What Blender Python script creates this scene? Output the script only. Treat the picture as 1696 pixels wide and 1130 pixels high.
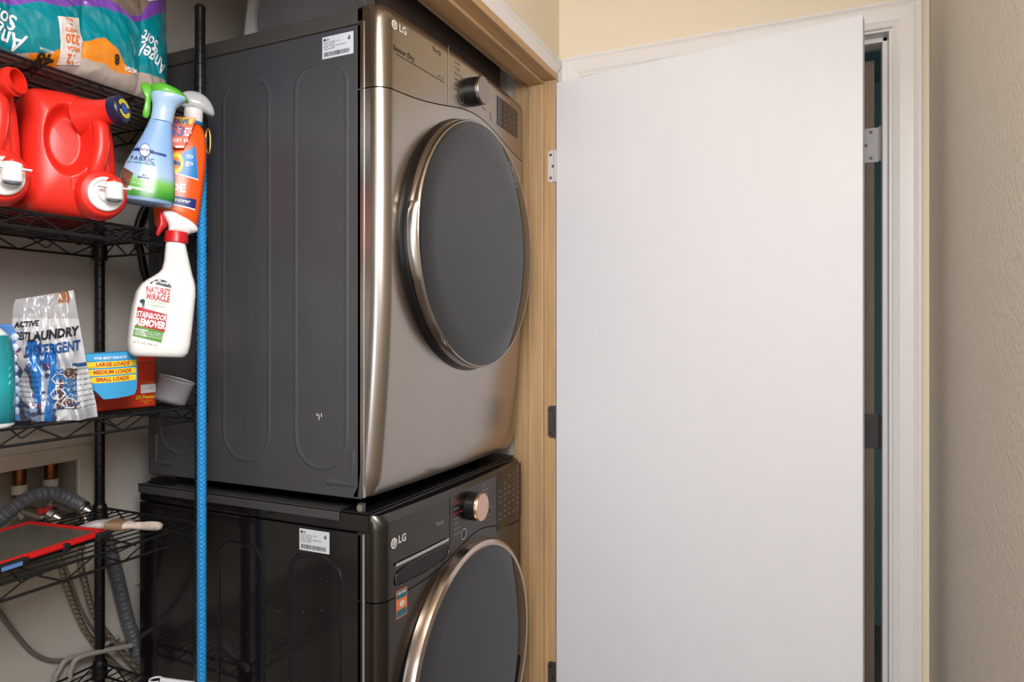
import bpy, bmesh, math, random
from math import sin, cos, pi, radians as R, sqrt, exp, atan2
from mathutils import Vector, Matrix, noise
random.seed(7)
for o in list(bpy.data.objects): bpy.data.objects.remove(o, do_unlink=True)
SC = bpy.context.scene
COL = SC.collection

# ------------------------------------------------------------------ camera, world, lights, exposure
CZ = 1.33                                   # eye height
YAW = R(24.52)
cd = bpy.data.cameras.new('camera'); cam = bpy.data.objects.new('camera', cd); COL.objects.link(cam)
cam.location = (0, 0, CZ); cam.rotation_euler = (R(90), 0, YAW - R(90))
cd.lens = 24.0; cd.sensor_width = 36; cd.shift_y = -15/1696; cd.clip_start = .02
SC.camera = cam
w = bpy.data.worlds.new('world'); SC.world = w; w.use_nodes = True
w.node_tree.nodes['Background'].inputs[0].default_value = (.95, .96, 1.0, 1)
w.node_tree.nodes['Background'].inputs[1].default_value = .92
def area(name, loc, look, sx, sy, power, col):
    l = bpy.data.lights.new(name, 'AREA'); l.shape = 'RECTANGLE'; l.size = sx; l.size_y = sy; l.energy = power; l.color = col
    o = bpy.data.objects.new(name, l); COL.objects.link(o); o.location = loc
    o.rotation_euler = (Vector(look) - Vector(loc)).to_track_quat('-Z', 'Y').to_euler()
    return o
area('window_light', (-2.3, .25, 1.35), (2, .35, 1.25), 1.1, 1.5, 20, (.84, .92, 1.0))
area('closet_fill_light', (-.02, -.06, 2.0), (.45, 1.5, 1.05), .55, .55, 24, (.97, .98, 1.0))  # unseen fill lamp, added to brighten the closet
area('hall_ceiling_light', (-.15, .2, 2.40), (-.15, .2, 0), .45, .45, 8, (1.0, .86, .70))
SC.view_settings.view_transform = 'Standard'; SC.view_settings.look = 'None'
SC.view_settings.exposure = 0.13; SC.view_settings.gamma = 1.0; SC.view_settings.use_curve_mapping = False

# ------------------------------------------------------------------ materials
def lin(c):
    return tuple(((v/255)/12.92 if v/255 <= .04045 else ((v/255+.055)/1.055)**2.4) for v in c[:3]) + (1,)
MATS = {}
def mat(name, rgb, rough=.5, metal=0, spec=.5, var=0, vscale=8, bump=0, bscale=40, trans=0, alpha=1, coat=0, stretch=None, vcol=False, grad=None, ior=None, wave=None):
    if name in MATS: return MATS[name]
    m = bpy.data.materials.new(name); m.use_nodes = True; nt = m.node_tree; N = nt.nodes; L = nt.links
    b = N['Principled BSDF']
    b.inputs['Base Color'].default_value = lin(rgb); b.inputs['Roughness'].default_value = rough
    b.inputs['Metallic'].default_value = metal; b.inputs['Specular IOR Level'].default_value = spec
    b.inputs['Transmission Weight'].default_value = trans; b.inputs['Alpha'].default_value = alpha
    b.inputs['Coat Weight'].default_value = coat; b.inputs['Coat Roughness'].default_value = .06
    if ior: b.inputs['IOR'].default_value = ior
    tc = N.new('ShaderNodeTexCoord'); mp = N.new('ShaderNodeMapping'); L.new(tc.outputs['Object'], mp.inputs[0])
    if stretch: mp.inputs['Scale'].default_value = stretch
    if vcol:
        a = N.new('ShaderNodeVertexColor'); a.layer_name = 'Col'; L.new(a.outputs[0], b.inputs['Base Color'])
    if grad:                                        # printed colour bands over local height: [(z, rgb), ...]
        sp = N.new('ShaderNodeSeparateXYZ'); L.new(tc.outputs['Object'], sp.inputs[0])
        mr = N.new('ShaderNodeMapRange'); z0, z1 = grad[0][0], grad[-1][0]
        mr.inputs[1].default_value = z0; mr.inputs[2].default_value = z1; L.new(sp.outputs[2], mr.inputs[0])
        cr = N.new('ShaderNodeValToRGB'); L.new(mr.outputs[0], cr.inputs[0]); el = cr.color_ramp.elements
        while len(el) < len(grad): el.new(.5)
        for i, (z, c) in enumerate(grad): el[i].position = (z-z0)/(z1-z0); el[i].color = lin(c)
        L.new(cr.outputs[0], b.inputs['Base Color'])
    if wave:                                        # woven hose: (scale, rgb1, rgb2)
        wv = N.new('ShaderNodeTexChecker'); L.new(mp.outputs[0], wv.inputs[0]); wv.inputs['Scale'].default_value = wave[0]
        wv.inputs[1].default_value = lin(wave[1]); wv.inputs[2].default_value = lin(wave[2]); L.new(wv.outputs[0], b.inputs['Base Color'])
    if var:
        nz = N.new('ShaderNodeTexNoise'); nz.inputs['Scale'].default_value = vscale; nz.inputs['Detail'].default_value = 5
        L.new(mp.outputs[0], nz.inputs[0])
        mx = N.new('ShaderNodeMix'); mx.data_type = 'RGBA'; mx.blend_type = 'MULTIPLY'; mx.inputs[0].default_value = 1
        mx.inputs[6].default_value = lin(rgb)
        cr = N.new('ShaderNodeMapRange'); cr.inputs[1].default_value = .3; cr.inputs[2].default_value = .7
        cr.inputs[3].default_value = 1-var; cr.inputs[4].default_value = 1+var*.5
        L.new(nz.outputs[0], cr.inputs[0]); L.new(cr.outputs[0], mx.inputs[7]); L.new(mx.outputs[2], b.inputs['Base Color'])
    if bump:
        nz = N.new('ShaderNodeTexNoise'); nz.inputs['Scale'].default_value = bscale; nz.inputs['Detail'].default_value = 3
        L.new(mp.outputs[0], nz.inputs[0]); bp = N.new('ShaderNodeBump'); bp.inputs['Strength'].default_value = bump
        bp.inputs['Distance'].default_value = .002; L.new(nz.outputs[0], bp.inputs['Height']); L.new(bp.outputs[0], b.inputs['Normal'])
    MATS[name] = m; return m

# ------------------------------------------------------------------ mesh collecting
class MB:
    def __init__(s): s.v = []; s.f = []; s.c = None; s.mi = None
    def add(s, vs, fs):
        n = len(s.v); s.v += [tuple(p) for p in vs]; s.f += [tuple(i+n for i in f) for f in fs]; return s
    def box(s, x0, x1, y0, y1, z0, z1, bev=0, seg=2):
        bm = bmesh.new(); bmesh.ops.create_cube(bm, size=1)
        for v in bm.verts: v.co = ((x0+x1)/2+v.co.x*(x1-x0), (y0+y1)/2+v.co.y*(y1-y0), (z0+z1)/2+v.co.z*(z1-z0))
        if bev: bmesh.ops.bevel(bm, geom=bm.edges[:], offset=bev, segments=seg, affect='EDGES', profile=.5)
        bm.verts.index_update()
        s.add([v.co[:] for v in bm.verts], [[v.index for v in f.verts] for f in bm.faces]); bm.free(); return s
    def lathe(s, prof, n=32, axis='Z', c=(0, 0, 0), caps=True):      # prof [(r, h)]
        vs = []; fs = []
        for r, h in prof:
            for k in range(n):
                a = 2*pi*k/n; p = (r*cos(a), r*sin(a), h)
                if axis == 'Y': p = (p[0], h, -p[1])
                if axis == 'X': p = (h, p[0], p[1])
                vs.append((p[0]+c[0], p[1]+c[1], p[2]+c[2]))
        for i in range(len(prof)-1):
            for k in range(n): fs.append((i*n+k, i*n+(k+1) % n, (i+1)*n+(k+1) % n, (i+1)*n+k))
        if caps: fs.append(tuple(range(n))[::-1]); fs.append(tuple((len(prof)-1)*n+k for k in range(n)))
        return s.add(vs, fs)
    def tube(s, pts, r, n=8, smooth=0, caps=True, closed=False):
        P = [Vector(p) for p in pts]
        if smooth: P = spline(P, smooth)
        m = len(P); rr = r if callable(r) else (lambda t: r)
        T = []
        for i in range(m):
            if closed: t = P[(i+1) % m]-P[i-1]
            else: t = P[min(i+1, m-1)]-P[max(i-1, 0)]
            T.append(t.normalized() if t.length > 1e-9 else Vector((0, 0, 1)))
        up = Vector((0, 0, 1)) if abs(T[0].z) < .9 else Vector((1, 0, 0))
        nrm = (up - T[0]*up.dot(T[0])).normalized(); vs = []; fs = []
        for i in range(m):
            nrm = (nrm - T[i]*nrm.dot(T[i])).normalized(); b = T[i].cross(nrm); q = rr(i/(m-1))
            for k in range(n):
                a = 2*pi*k/n; vs.append(P[i]+nrm*(q*cos(a))+b*(q*sin(a)))
        for i in range(m if closed else m-1):
            j = (i+1) % m
            for k in range(n): fs.append((i*n+k, i*n+(k+1) % n, j*n+(k+1) % n, j*n+k))
        if caps and not closed: fs.append(tuple(range(n))[::-1]); fs.append(tuple((m-1)*n+k for k in range(n)))
        return s.add(vs, fs)
    def loft(s, secs, n=32, caps=True):                              # secs [(z, cx, cy, rx, ry, e)] superellipse rings
        vs = []; fs = []
        for z, cx, cy, rx, ry, e in secs:
            for k in range(n):
                a = 2*pi*k/n; ca, sa = cos(a), sin(a)
                vs.append((cx+rx*math.copysign(abs(ca)**(2/e), ca), cy+ry*math.copysign(abs(sa)**(2/e), sa), z))
        for i in range(len(secs)-1):
            for k in range(n): fs.append((i*n+k, i*n+(k+1) % n, (i+1)*n+(k+1) % n, (i+1)*n+k))
        if caps: fs.append(tuple(range(n))[::-1]); fs.append(tuple((len(secs)-1)*n+k for k in range(n)))
        return s.add(vs, fs)
    def inflate(s, outline, tf, tb=None, body=0, rings=10, p=2.2, fn=None, dense=72, c=None):
        """closed x,z outline; rounded front (-y) and back (+y) with a straight stretch `body` between"""
        O = resample(outline, dense); tb = tf if tb is None else tb
        if c is None: c = (sum(q[0] for q in O)/dense, sum(q[1] for q in O)/dense)
        vs = []; fs = []; lay = []
        def ring(q, y):
            i = len(vs)
            for (x, z) in O:
                X = c[0]+(x-c[0])*q; Z = c[1]+(z-c[1])*q; Y = y
                if fn: Y = y + fn(X, Z, y)
                vs.append((X, Y, Z))
            lay.append(i)
        for k in range(1, rings+1):
            q = sin(pi/2*k/rings) if k < rings else 1
            ring(max(q, .02), -tf*(1-q**p)**(1/p))
        if body: ring(1, body)
        for k in range(rings-1, 0, -1):
            q = sin(pi/2*k/rings); ring(max(q, .02), body+tb*(1-q**p)**(1/p))
        for a, b in zip(lay, lay[1:]):
            for k in range(dense): fs.append((a+k, a+(k+1) % dense, b+(k+1) % dense, b+k))
        fs.append(tuple(lay[0]+k for k in range(dense))[::-1]); fs.append(tuple(lay[-1]+k for k in range(dense)))
        return s.add(vs, fs)
    def prism(s, outline, y0, y1):
        n = len(outline); vs = [(x, y0, z) for x, z in outline]+[(x, y1, z) for x, z in outline]
        fs = [tuple(range(n)), tuple(range(n, 2*n))[::-1]]+[(k, k+n, (k+1) % n+n, (k+1) % n) for k in range(n)]
        return s.add(vs, fs)
    def xf(s, M):
        s.v = [tuple(M @ Vector(p)) for p in s.v]; return s
    def mapv(s, fn): s.v = [tuple(fn(*p)) for p in s.v]; return s
    def build(s, name, m, parent=None, smooth=None, label=None, cat=None, group=None, kind=None, loc=None):
        me = bpy.data.meshes.new(name); me.from_pydata(s.v, [], s.f)
        for q in (m if isinstance(m, list) else [m]): me.materials.append(q)
        if s.mi:
            for p_, i in zip(me.polygons, s.mi): p_.material_index = i
        bm = bmesh.new(); bm.from_mesh(me); bmesh.ops.recalc_face_normals(bm, faces=bm.faces[:]); bm.to_mesh(me); bm.free()
        if s.c:
            at_ = me.color_attributes.new('Col', 'FLOAT_COLOR', 'POINT')
            for i, c in enumerate(s.c): at_.data[i].color = c
        if smooth is not None:
            try: me.shade_smooth()
            except Exception: pass
            me.set_sharp_from_angle(angle=R(smooth))
        o = bpy.data.objects.new(name, me); COL.objects.link(o); o.parent = parent
        if loc: o.location = loc
        tag(o, label, cat, group, kind); return o
def spline(P, k):
    P = [Vector(p) for p in P]; Q = [P[0]*2-P[1]]+P+[P[-1]*2-P[-2]]; out = []
    for i in range(1, len(Q)-2):
        a, b, c, d = Q[i-1:i+3]
        for j in range(k):
            t = j/k; out.append(.5*((2*b)+(c-a)*t+(2*a-5*b+4*c-d)*t*t+(3*b-a-3*c+d)*t**3))
    out.append(P[-1]); return out
def resample(o, n, rnd=2):
    P = [Vector((a[0], a[1])) for a in o]
    for _ in range(rnd):                                               # corner cutting
        Q = []
        for i in range(len(P)):
            a, b = P[i], P[(i+1) % len(P)]; Q += [a.lerp(b, .25), a.lerp(b, .75)]
        P = Q
    L = [0]
    for i in range(len(P)): L.append(L[-1]+(P[(i+1) % len(P)]-P[i]).length)
    out = []; j = 0
    for k in range(n):
        t = L[-1]*k/n
        while L[j+1] < t: j += 1
        u = (t-L[j])/max(L[j+1]-L[j], 1e-9); q = P[j].lerp(P[(j+1) % len(P)], u); out.append((q.x, q.y))
    return out
def tag(o, label=None, cat=None, group=None, kind=None):
    if label: o['label'] = label
    if cat: o['category'] = cat
    if group: o['group'] = group
    if kind: o['kind'] = kind
    return o
def thing(name, label, cat, loc=(0, 0, 0), rot=(0, 0, 0), group=None):
    o = bpy.data.objects.new(name, None); COL.objects.link(o); o.location = loc; o.rotation_euler = rot
    o.empty_display_size = .05
    return tag(o, label, cat, group)
def struct(name, mb, m, parent=None, smooth=None):
    return mb.build(name, m, parent, smooth=smooth, kind=None if parent else 'structure')
def text_mb(s, size, mapf, x=0, z=0, rot=0, bold=0, shear=0, align='CENTER', sx=1, space=1, sub=0):
    """lettering as flat mesh; mapf(u, v) -> point on the surface"""
    cu = bpy.data.curves.new('t', 'FONT'); cu.body = s; cu.size = size; cu.align_x = align; cu.align_y = 'CENTER'
    cu.offset = bold; cu.shear = shear; cu.resolution_u = 2; cu.space_character = space; cu.fill_mode = 'FRONT'
    o = bpy.data.objects.new('t', cu); COL.objects.link(o)
    dg = bpy.context.evaluated_depsgraph_get(); me = bpy.data.meshes.new_from_object(o.evaluated_get(dg))
    mb = MB(); ca, sa = cos(rot), sin(rot); vs = [v.co.copy() for v in me.vertices]; fs = [tuple(p.vertices) for p in me.polygons]
    if sub:
        bm = bmesh.new(); bm.from_mesh(me); bmesh.ops.triangulate(bm, faces=bm.faces[:])
        bmesh.ops.subdivide_edges(bm, edges=bm.edges[:], cuts=sub); bm.verts.index_update()
        vs = [v.co.copy() for v in bm.verts]; fs = [tuple(v.index for v in f.verts) for f in bm.faces]; bm.free()
    mb.add([mapf(x+(v.x*sx)*ca-v.y*sa, z+(v.x*sx)*sa+v.y*ca) for v in vs], fs)
    bpy.data.objects.remove(o); bpy.data.curves.remove(cu); bpy.data.meshes.remove(me)
    return mb
def grid(mapf, u0, u1, v0, v1, nu=8, nv=8, mask=None):
    mb = MB(); vs = [mapf(u0+(u1-u0)*i/nu, v0+(v1-v0)*j/nv) for j in range(nv+1) for i in range(nu+1)]
    fs = [(j*(nu+1)+i, j*(nu+1)+i+1, (j+1)*(nu+1)+i+1, (j+1)*(nu+1)+i) for j in range(nv) for i in range(nu)
          if mask is None or mask(u0+(u1-u0)*(i+.5)/nu, v0+(v1-v0)*(j+.5)/nv)]
    return mb.add(vs, fs)
def disc(mapf, u, v, ru, rv, r0=0, n=28, a0=0, a1=2*pi):
    mb = MB(); rings = [r0+(1-r0)*t for t in (0, .5, 1)]
    vs = [mapf(u+ru*q*cos(a0+(a1-a0)*k/n), v+rv*q*sin(a0+(a1-a0)*k/n)) for q in rings for k in range(n+1)]
    fs = [(i*(n+1)+k, i*(n+1)+k+1, (i+1)*(n+1)+k+1, (i+1)*(n+1)+k) for i in range(2) for k in range(n)]
    return mb.add(vs, fs)
def quadmap(c, nu=6, nv=4):        # c = four (u, v) corners bl br tr tl -> list of (u, v) grid
    return lambda a, b: ((1-b)*((1-a)*c[0][0]+a*c[1][0])+b*((1-a)*c[3][0]+a*c[2][0]), (1-b)*((1-a)*c[0][1]+a*c[1][1])+b*((1-a)*c[3][1]+a*c[2][1]))
def quad(mapf, c, nu=8, nv=6):
    q = quadmap(c); return grid(lambda a, b: mapf(*q(a, b)), 0, 1, 0, 1, nu, nv)

white = mat('door white', (232, 232, 238), .38, var=.012, vscale=3, stretch=(4, 4, .8), bump=.05, bscale=30)
trimw = mat('trim white', (236, 232, 230), .35)
cream = mat('cream wall', (238, 224, 200), .75, bump=.35, bscale=160)
beige = mat('beige wall', (208, 200, 188), .62, bump=.9, bscale=130, var=.03, vscale=60)
closetw = mat('closet wall', (198, 192, 184), .8, bump=.3, bscale=90, var=.13, vscale=3.5)
oak = mat('bare fir wood', (196, 160, 118), .48, var=.2, vscale=6, stretch=(10, 10, .5), bump=.15, bscale=20)
oakh = mat('bare fir wood head', (190, 152, 108), .48, var=.2, vscale=6, stretch=(.5, 10, 10), bump=.15, bscale=20)
teal_wall = mat('far teal wall', (122, 150, 152), .8)
floorm = mat('floor wood', (128, 116, 104), .4, var=.3, vscale=4, stretch=(1, 8, 1))
black_wire = mat('black epoxy wire', (20, 20, 21), .35)
black_post = mat('black enamel post', (17, 17, 18), .28)
dk = mat('black plastic', (14, 14, 15), .4)
silver = mat('pale steel', (200, 196, 192), .3, metal=1)
hingew = mat('painted hinge', (214, 208, 206), .45)
hinged = mat('antique hinge', (78, 72, 68), .5, metal=.3)
screwm = mat('screw', (80, 72, 66), .4, metal=.8)

# ------------------------------------------------------------------ the setting
YF = .70          # hall face of the closet wall
YB = 1.545        # closet back wall
XE = 1.866        # end wall
XJ = 1.80         # far closet jamb face
HT = CZ+.712      # closet opening height
CEIL = 2.46
struct('floor', MB().box(-2.6, 3.6, -.9, 1.7, -.05, 0), floorm)
struct('ceiling', MB().box(-1.2, 1.98, -.36, 1.66, CEIL, CEIL+.05), cream)
# back wall with the cut-out for the outlet box
bx0, bx1, bz0, bz1 = .62, 1.022, CZ-.545, CZ-.272
struct('wall_back', MB().box(-.40, bx0, YB, YB+.11, 0, CEIL).box(bx1, 1.9, YB, YB+.11, 0, CEIL)
       .box(bx0, bx1, YB, YB+.11, bz1, CEIL).box(bx0, bx1, YB, YB+.11, 0, bz0), closetw)
struct('wall_left', MB().box(-.40, -.34, YF+.115, YB+.11, 0, CEIL), closetw)
struct('wall_side', MB().box(XJ+.026, XE+.02, YF+.115, YB+.11, 0, CEIL), mat('closet side wall', (205, 200, 196), .7))
struct('wall_closet', MB().box(-1.2, XE+.02, YF, YF+.115, HT+.02, CEIL).box(XJ+.022, XE+.02, YF, YF+.115, 0, HT+.02)
       .box(-1.2, -.325, YF, YF+.115, 0, HT+.02), cream)
ya, yb, zh = -.143, .62, CZ+.722       # end doorway
struct('wall_end', MB().box(XE, XE+.115, -.30, ya-.018, 0, CEIL).box(XE, XE+.115, yb+.018, YF, 0, CEIL)
       .box(XE, XE+.115, ya-.018, yb+.018, zh+.018, CEIL), cream)
struct('wall_right', MB().box(-.6, XE, -.36, -.226, 0, CEIL), beige)
struct('wall_far', MB().box(3.5, 3.56, -.9, 1.7, 0, CEIL).box(1.99, 3.5, -.9, -.84, 0, CEIL).box(1.99, 3.5, 1.66, 1.7, 0, CEIL)
       .box(1.99, 3.56, -.9, 1.7, CEIL, CEIL+.05), teal_wall)
# closet frame: bare wood jamb with stop
t = thing('trim_1', None, None, (0, 0, 0)); tag(t, kind='structure')
struct('jamb_board', MB().box(XJ, XJ+.02, .686, .79, 0, HT, .0015), oak, t)
struct('jamb_board', MB().box(-.32, XJ+.02, .686, .79, HT, HT+.02, .0015), oakh, t)
struct('jamb_board', MB().box(-.32, -.30, .686, .79, 0, HT, .0015), oak, t)
struct('door_stop', MB().box(XJ-.011, XJ, .7195, .766, 0, HT-.011, .0025), oak, t)
struct('door_stop', MB().box(-.30, XJ, .7195, .766, HT-.011, HT, .0025), oakh, t)
struct('jamb_board', MB().box(XJ+.004, XJ+.03, .79, .817, 0, HT+.02, .001), oak, t)
MB().box(1.19, 1.745, .832, .858, HT-.054, HT+.12, .002).box(1.19, 1.745, .80, .84, HT+.06, HT+.12, .002).build('shade_board', mat('header shade brown', (52, 38, 28), .8), t)  # added dark board standing in for the header's shade above the dryer
# colonial casing profile swept along a straight run
PROF = [(0, 0), (0, .009), (.004, .011), (.010, .009), (.016, .012), (.030, .014), (.044, .0155), (.050, .013), (.054, .016), (.060, .016), (.060, 0)]
def casing(org, along, outw, nrm, length, m0=0, m1=0):
    """org = inner corner; m0/m1 = 1 mitres that end outward"""
    A, O, Nn = Vector(along), Vector(outw), Vector(nrm); mb = MB(); vs = []; n = len(PROF)
    for end in (0, 1):
        for (u, d) in PROF:
            s_ = (0 - m0*u) if end == 0 else (length + m1*u)
            vs.append(Vector(org)+A*s_+O*u+Nn*d)
    fs = [tuple(range(n)), tuple(range(n, 2*n))[::-1]]+[(k, (k+1) % n, (k+1) % n+n, k+n) for k in range(n)]
    return mb.add(vs, fs)
t = thing('trim_2', None, None); tag(t, kind='structure')
struct('casing_head', casing((-.30, YF, HT+.006), (1, 0, 0), (0, 0, 1), (0, -1, 0), XJ+.30-.002, 1, 1), trimw, t)
struct('casing_side', casing((XJ+.004, YF, 0), (0, 0, 1), (1, 0, 0), (0, -1, 0), HT+.006, 0, 1), trimw, t)
t = thing('trim_3', None, None); tag(t, kind='structure')
struct('casing_head', casing((XE, ya-.006, zh+.006), (0, 1, 0), (0, 0, 1), (-1, 0, 0), yb-ya+.012, 1, 1), trimw, t)
struct('casing_side', casing((XE, ya-.006, 0), (0, 0, 1), (0, -1, 0), (-1, 0, 0), zh+.006, 0, 1), trimw, t)
struct('casing_side', casing((XE, yb+.006, 0), (0, 0, 1), (0, 1, 0), (-1, 0, 0), zh+.006, 0, 1), trimw, t)
struct('jamb_board', MB().box(XE-.002, XE+.118, ya-.018, ya, 0, zh, .001), trimw, t)
struct('jamb_board', MB().box(XE-.002, XE+.118, yb, yb+.018, 0, zh, .001), trimw, t)
struct('jamb_board', MB().box(XE-.002, XE+.118, ya-.018, yb+.018, zh, zh+.018, .001), trimw, t)
struct('door_stop', MB().box(XE+.03, XE+.075, ya, ya+.012, 0, zh, .002), trimw, t)
struct('door_stop', MB().box(XE+.03, XE+.075, yb-.012, yb, 0, zh, .002), trimw, t)
struct('door_stop', MB().box(XE+.03, XE+.075, ya, yb, zh-.012, zh, .002), trimw, t)

def hinge_leaf(w_, h, m, parent, loc, rotz, screws=((.62, .86), (.3, .5), (.62, .14))):
    """leaf in local x (0..w) and z (0..h), facing -y, rounded free corners, knuckle at x=0"""
    r = .008; O = [(w_-a, b) for a, b in [(0, 0), (w_-r, 0), (w_-r*.3, r*.3), (w_, r), (w_, h-r), (w_-r*.3, h-r*.3), (w_-r, h), (0, h)]][::-1]
    o = MB().prism(O, -.002, 0).build('hinge', m, parent); o.location = loc; o.rotation_euler = (0, 0, rotz)
    k = MB().tube([(w_, -.003, 0), (w_, -.003, h)], .0035, 10).build('hinge_pin', m, o, smooth=40)
    for a, b in screws:
        MB().lathe([(.0042, -.0026), (.0042, -.0022), (.0015, -.0018)], 12, 'Y', (w_-a*w_, 0, b*h)).build('screw', screwm, o)
    return o
# white closet door swung open in front of the end doorway
d1 = thing('door_1', None, None, (1.797, .684, 0), (0, 0, R(261.9))); tag(d1, kind='structure')
struct('door_leaf', MB().box(.001, .771, 0, .034, .012, CZ+.700, .0012), white, d1)
for z0, m in ((CZ+.422, hingew), (CZ-.298, hinged), (CZ-1.02, hinged)):
    o = hinge_leaf(.022, .09, m, d1, (0, 0, 0), 0)
    o.parent = d1; o.matrix_parent_inverse = Matrix.Identity(4)
    # leaf lies on the jamb face (normal -X); undo the door's swing
    o.location = Matrix.Rotation(-R(261.9), 4, 'Z') @ Vector((XJ-.0005-1.797, .7085-.684, z0)); o.rotation_euler = (0, 0, -R(261.9)-R(90))
# door in the end wall, standing open into the next room
edge = mat('bare door edge', (138, 118, 102), .6, var=.15, vscale=10, stretch=(4, 4, .6))
d2 = thing('door_2', None, None, (2.0, -.12, 0)); tag(d2, kind='structure')
struct('door_leaf', MB().box(.002, .74, 0, .035, .012, CZ+.705, .001), white, d2)
struct('door_edge', MB().box(-.0005, .002, .0005, .0345, .012, CZ+.704), edge, d2)
for z0, m in ((CZ+.440, hingew), (CZ-.302, hinged), (CZ-1.03, hinged)):
    o = MB().box(-.0022, -.0004, -.012, .033, 0, .089, .0006).box(-.016, -.0022, -.0125, -.0105, 0, .089).build('hinge', m, d2); o.location = (0, 0, z0)
    MB().tube([(-.004, -.013, 0), (-.004, -.013, .089)], .004, 10).build('hinge_pin', m, o, smooth=40)
    for a, b in ((.008, .078), (.020, .045), (.008, .011)):
        MB().lathe([(.0042, -.003), (.0042, -.0024), (.001, -.0018)], 12, 'X', (0, a, b)).build('screw', screwm, o)

# ------------------------------------------------------------------ the two machines
XL, XRr = 1.0914, 1.777; XC = (XL+XRr)/2; HW = (XRr-XL)/2
steel = mat('graphite steel front', (176, 168, 160), .26, metal=1, var=.05, vscale=6, stretch=(1, 1, .3))
steel_p = mat('graphite steel panel', (164, 154, 144), .24, metal=1)
wfront = mat('black steel front', (86, 82, 79), .24, metal=1)
wfront_p = mat('black steel panel', (84, 80, 77), .28, metal=1)
dside = mat('dark grey painted side', (68, 68, 72), .30, spec=.5, bump=.03, bscale=6)
dlid = mat('dark grey lid', (72, 68, 65), .35)
wside = mat('gloss black side', (22, 20, 20), .12, bump=.03, bscale=5)
glassd = mat('smoked door glass', (12, 12, 14), .07, spec=.55, var=0)
chrome = mat('satin chrome', (176, 170, 166), .16, metal=1)
bronze = mat('bronze ring metal', (200, 184, 172), .2, metal=1)
knobg = mat('knob graphite', (150, 142, 136), .3, metal=1)
knobb = mat('knob copper', (226, 190, 166), .3, metal=1)
dispm = mat('display glass', (38, 30, 24), .12)
stick = mat('sticker', (206, 212, 220), .5)
ink = mat('ink', (30, 30, 34), .6)
pale = mat('pale print', (215, 212, 208), .5)
greyp = mat('grey print', (150, 146, 142), .5)
darkp = mat('dark print', (62, 54, 48), .5)

def face_fn(y0, bow, Rr, taper):
    def F(x, z):
        y = y0 - bow*(1-((x-XC)/HW)**2) + taper(z)
        for e in (x-XL, XRr-x):
            if e < Rr: q = Rr-max(e, 0); y += Rr-sqrt(max(Rr*Rr-q*q, 0))
        return y
    return F
def columns(Rr):
    xs = [XL+Rr*(1-cos(pi/2*k/9)) for k in range(10)]
    mid = [XL+Rr+(2*HW-2*Rr)*k/40 for k in range(1, 40)]
    return xs+mid+[XRr-(x-XL) for x in xs[::-1]]
def shell(F, Rr, zlo, zhi, rows, yb_, topr=0, lower_r=0):
    """curved front skin between two heights (functions of x), with returns to y = yb_"""
    xs = columns(Rr); mb = MB(); R_ = []
    ts = [k/rows for k in range(rows+1)]
    R_.append([(x, max(F(x, zlo(x)), F(x, zlo(x)))+.012, zlo(x)) for x in xs])
    for t_ in ts:
        row = []
        for x in xs:
            a, b = zlo(x), zhi(x); z = a+(b-a)*t_; y = F(x, z)
            for rr, e in ((topr, b-z), (lower_r, z-a)):
                if rr and e < rr: q = rr-e; y += rr-sqrt(max(rr*rr-q*q, 0))
            row.append((x, y, z))
        R_.append(row)
    R_.append([(x, yb_, zhi(x)) for x in xs])
    n = len(xs)
    # side returns
    vs = [p for r in R_ for p in r]; fs = [(j*n+i, j*n+i+1, (j+1)*n+i+1, (j+1)*n+i) for j in range(len(R_)-1) for i in range(n-1)]
    mb.add(vs, fs)
    for i, x in ((0, XL), (n-1, XRr)):
        col = [R_[j][i] for j in range(1, len(R_)-1)]; m_ = len(col)
        mb.add(col+[(x, yb_, p[2]) for p in col], [(k, k+1, k+1+m_, k+m_) for k in range(m_-1)])
    return mb
def racetrack(y0, y1, z0, z1, rt, rb, x=XL-.0002):
    pts = []
    for (cy, cz, r, a0) in ((y1-rt, z1-rt, rt, 0), (y0+rt, z1-rt, rt, 90), (y0+rb, z0+rb, rb, 180), (y1-rb, z0+rb, rb, 270)):
        for k in range(9): a = R(a0+90*k/8); pts.append((x, cy+r*cos(a), cz+r*sin(a)))
    out = []
    for i in range(len(pts)):
        a, b = Vector(pts[i]), Vector(pts[(i+1) % len(pts)]); n = max(1, int((b-a).length/.03))
        out += [a.lerp(b, k/n) for k in range(n)]
    return out
def ridge(pts, m, parent, closed=True, r=.0055, depth=.0013):
    mb = MB().tube(pts, r, 8, closed=closed)
    mb.mapv(lambda x, y, z: (XL+(x-XL)*depth/r, y, z))
    return mb.build('embossed_ridge', m, parent, smooth=60)
def side_map(o=.0006): return lambda u, v: (XL-o, -u, v)       # u runs toward the viewer's right (-y)
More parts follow.
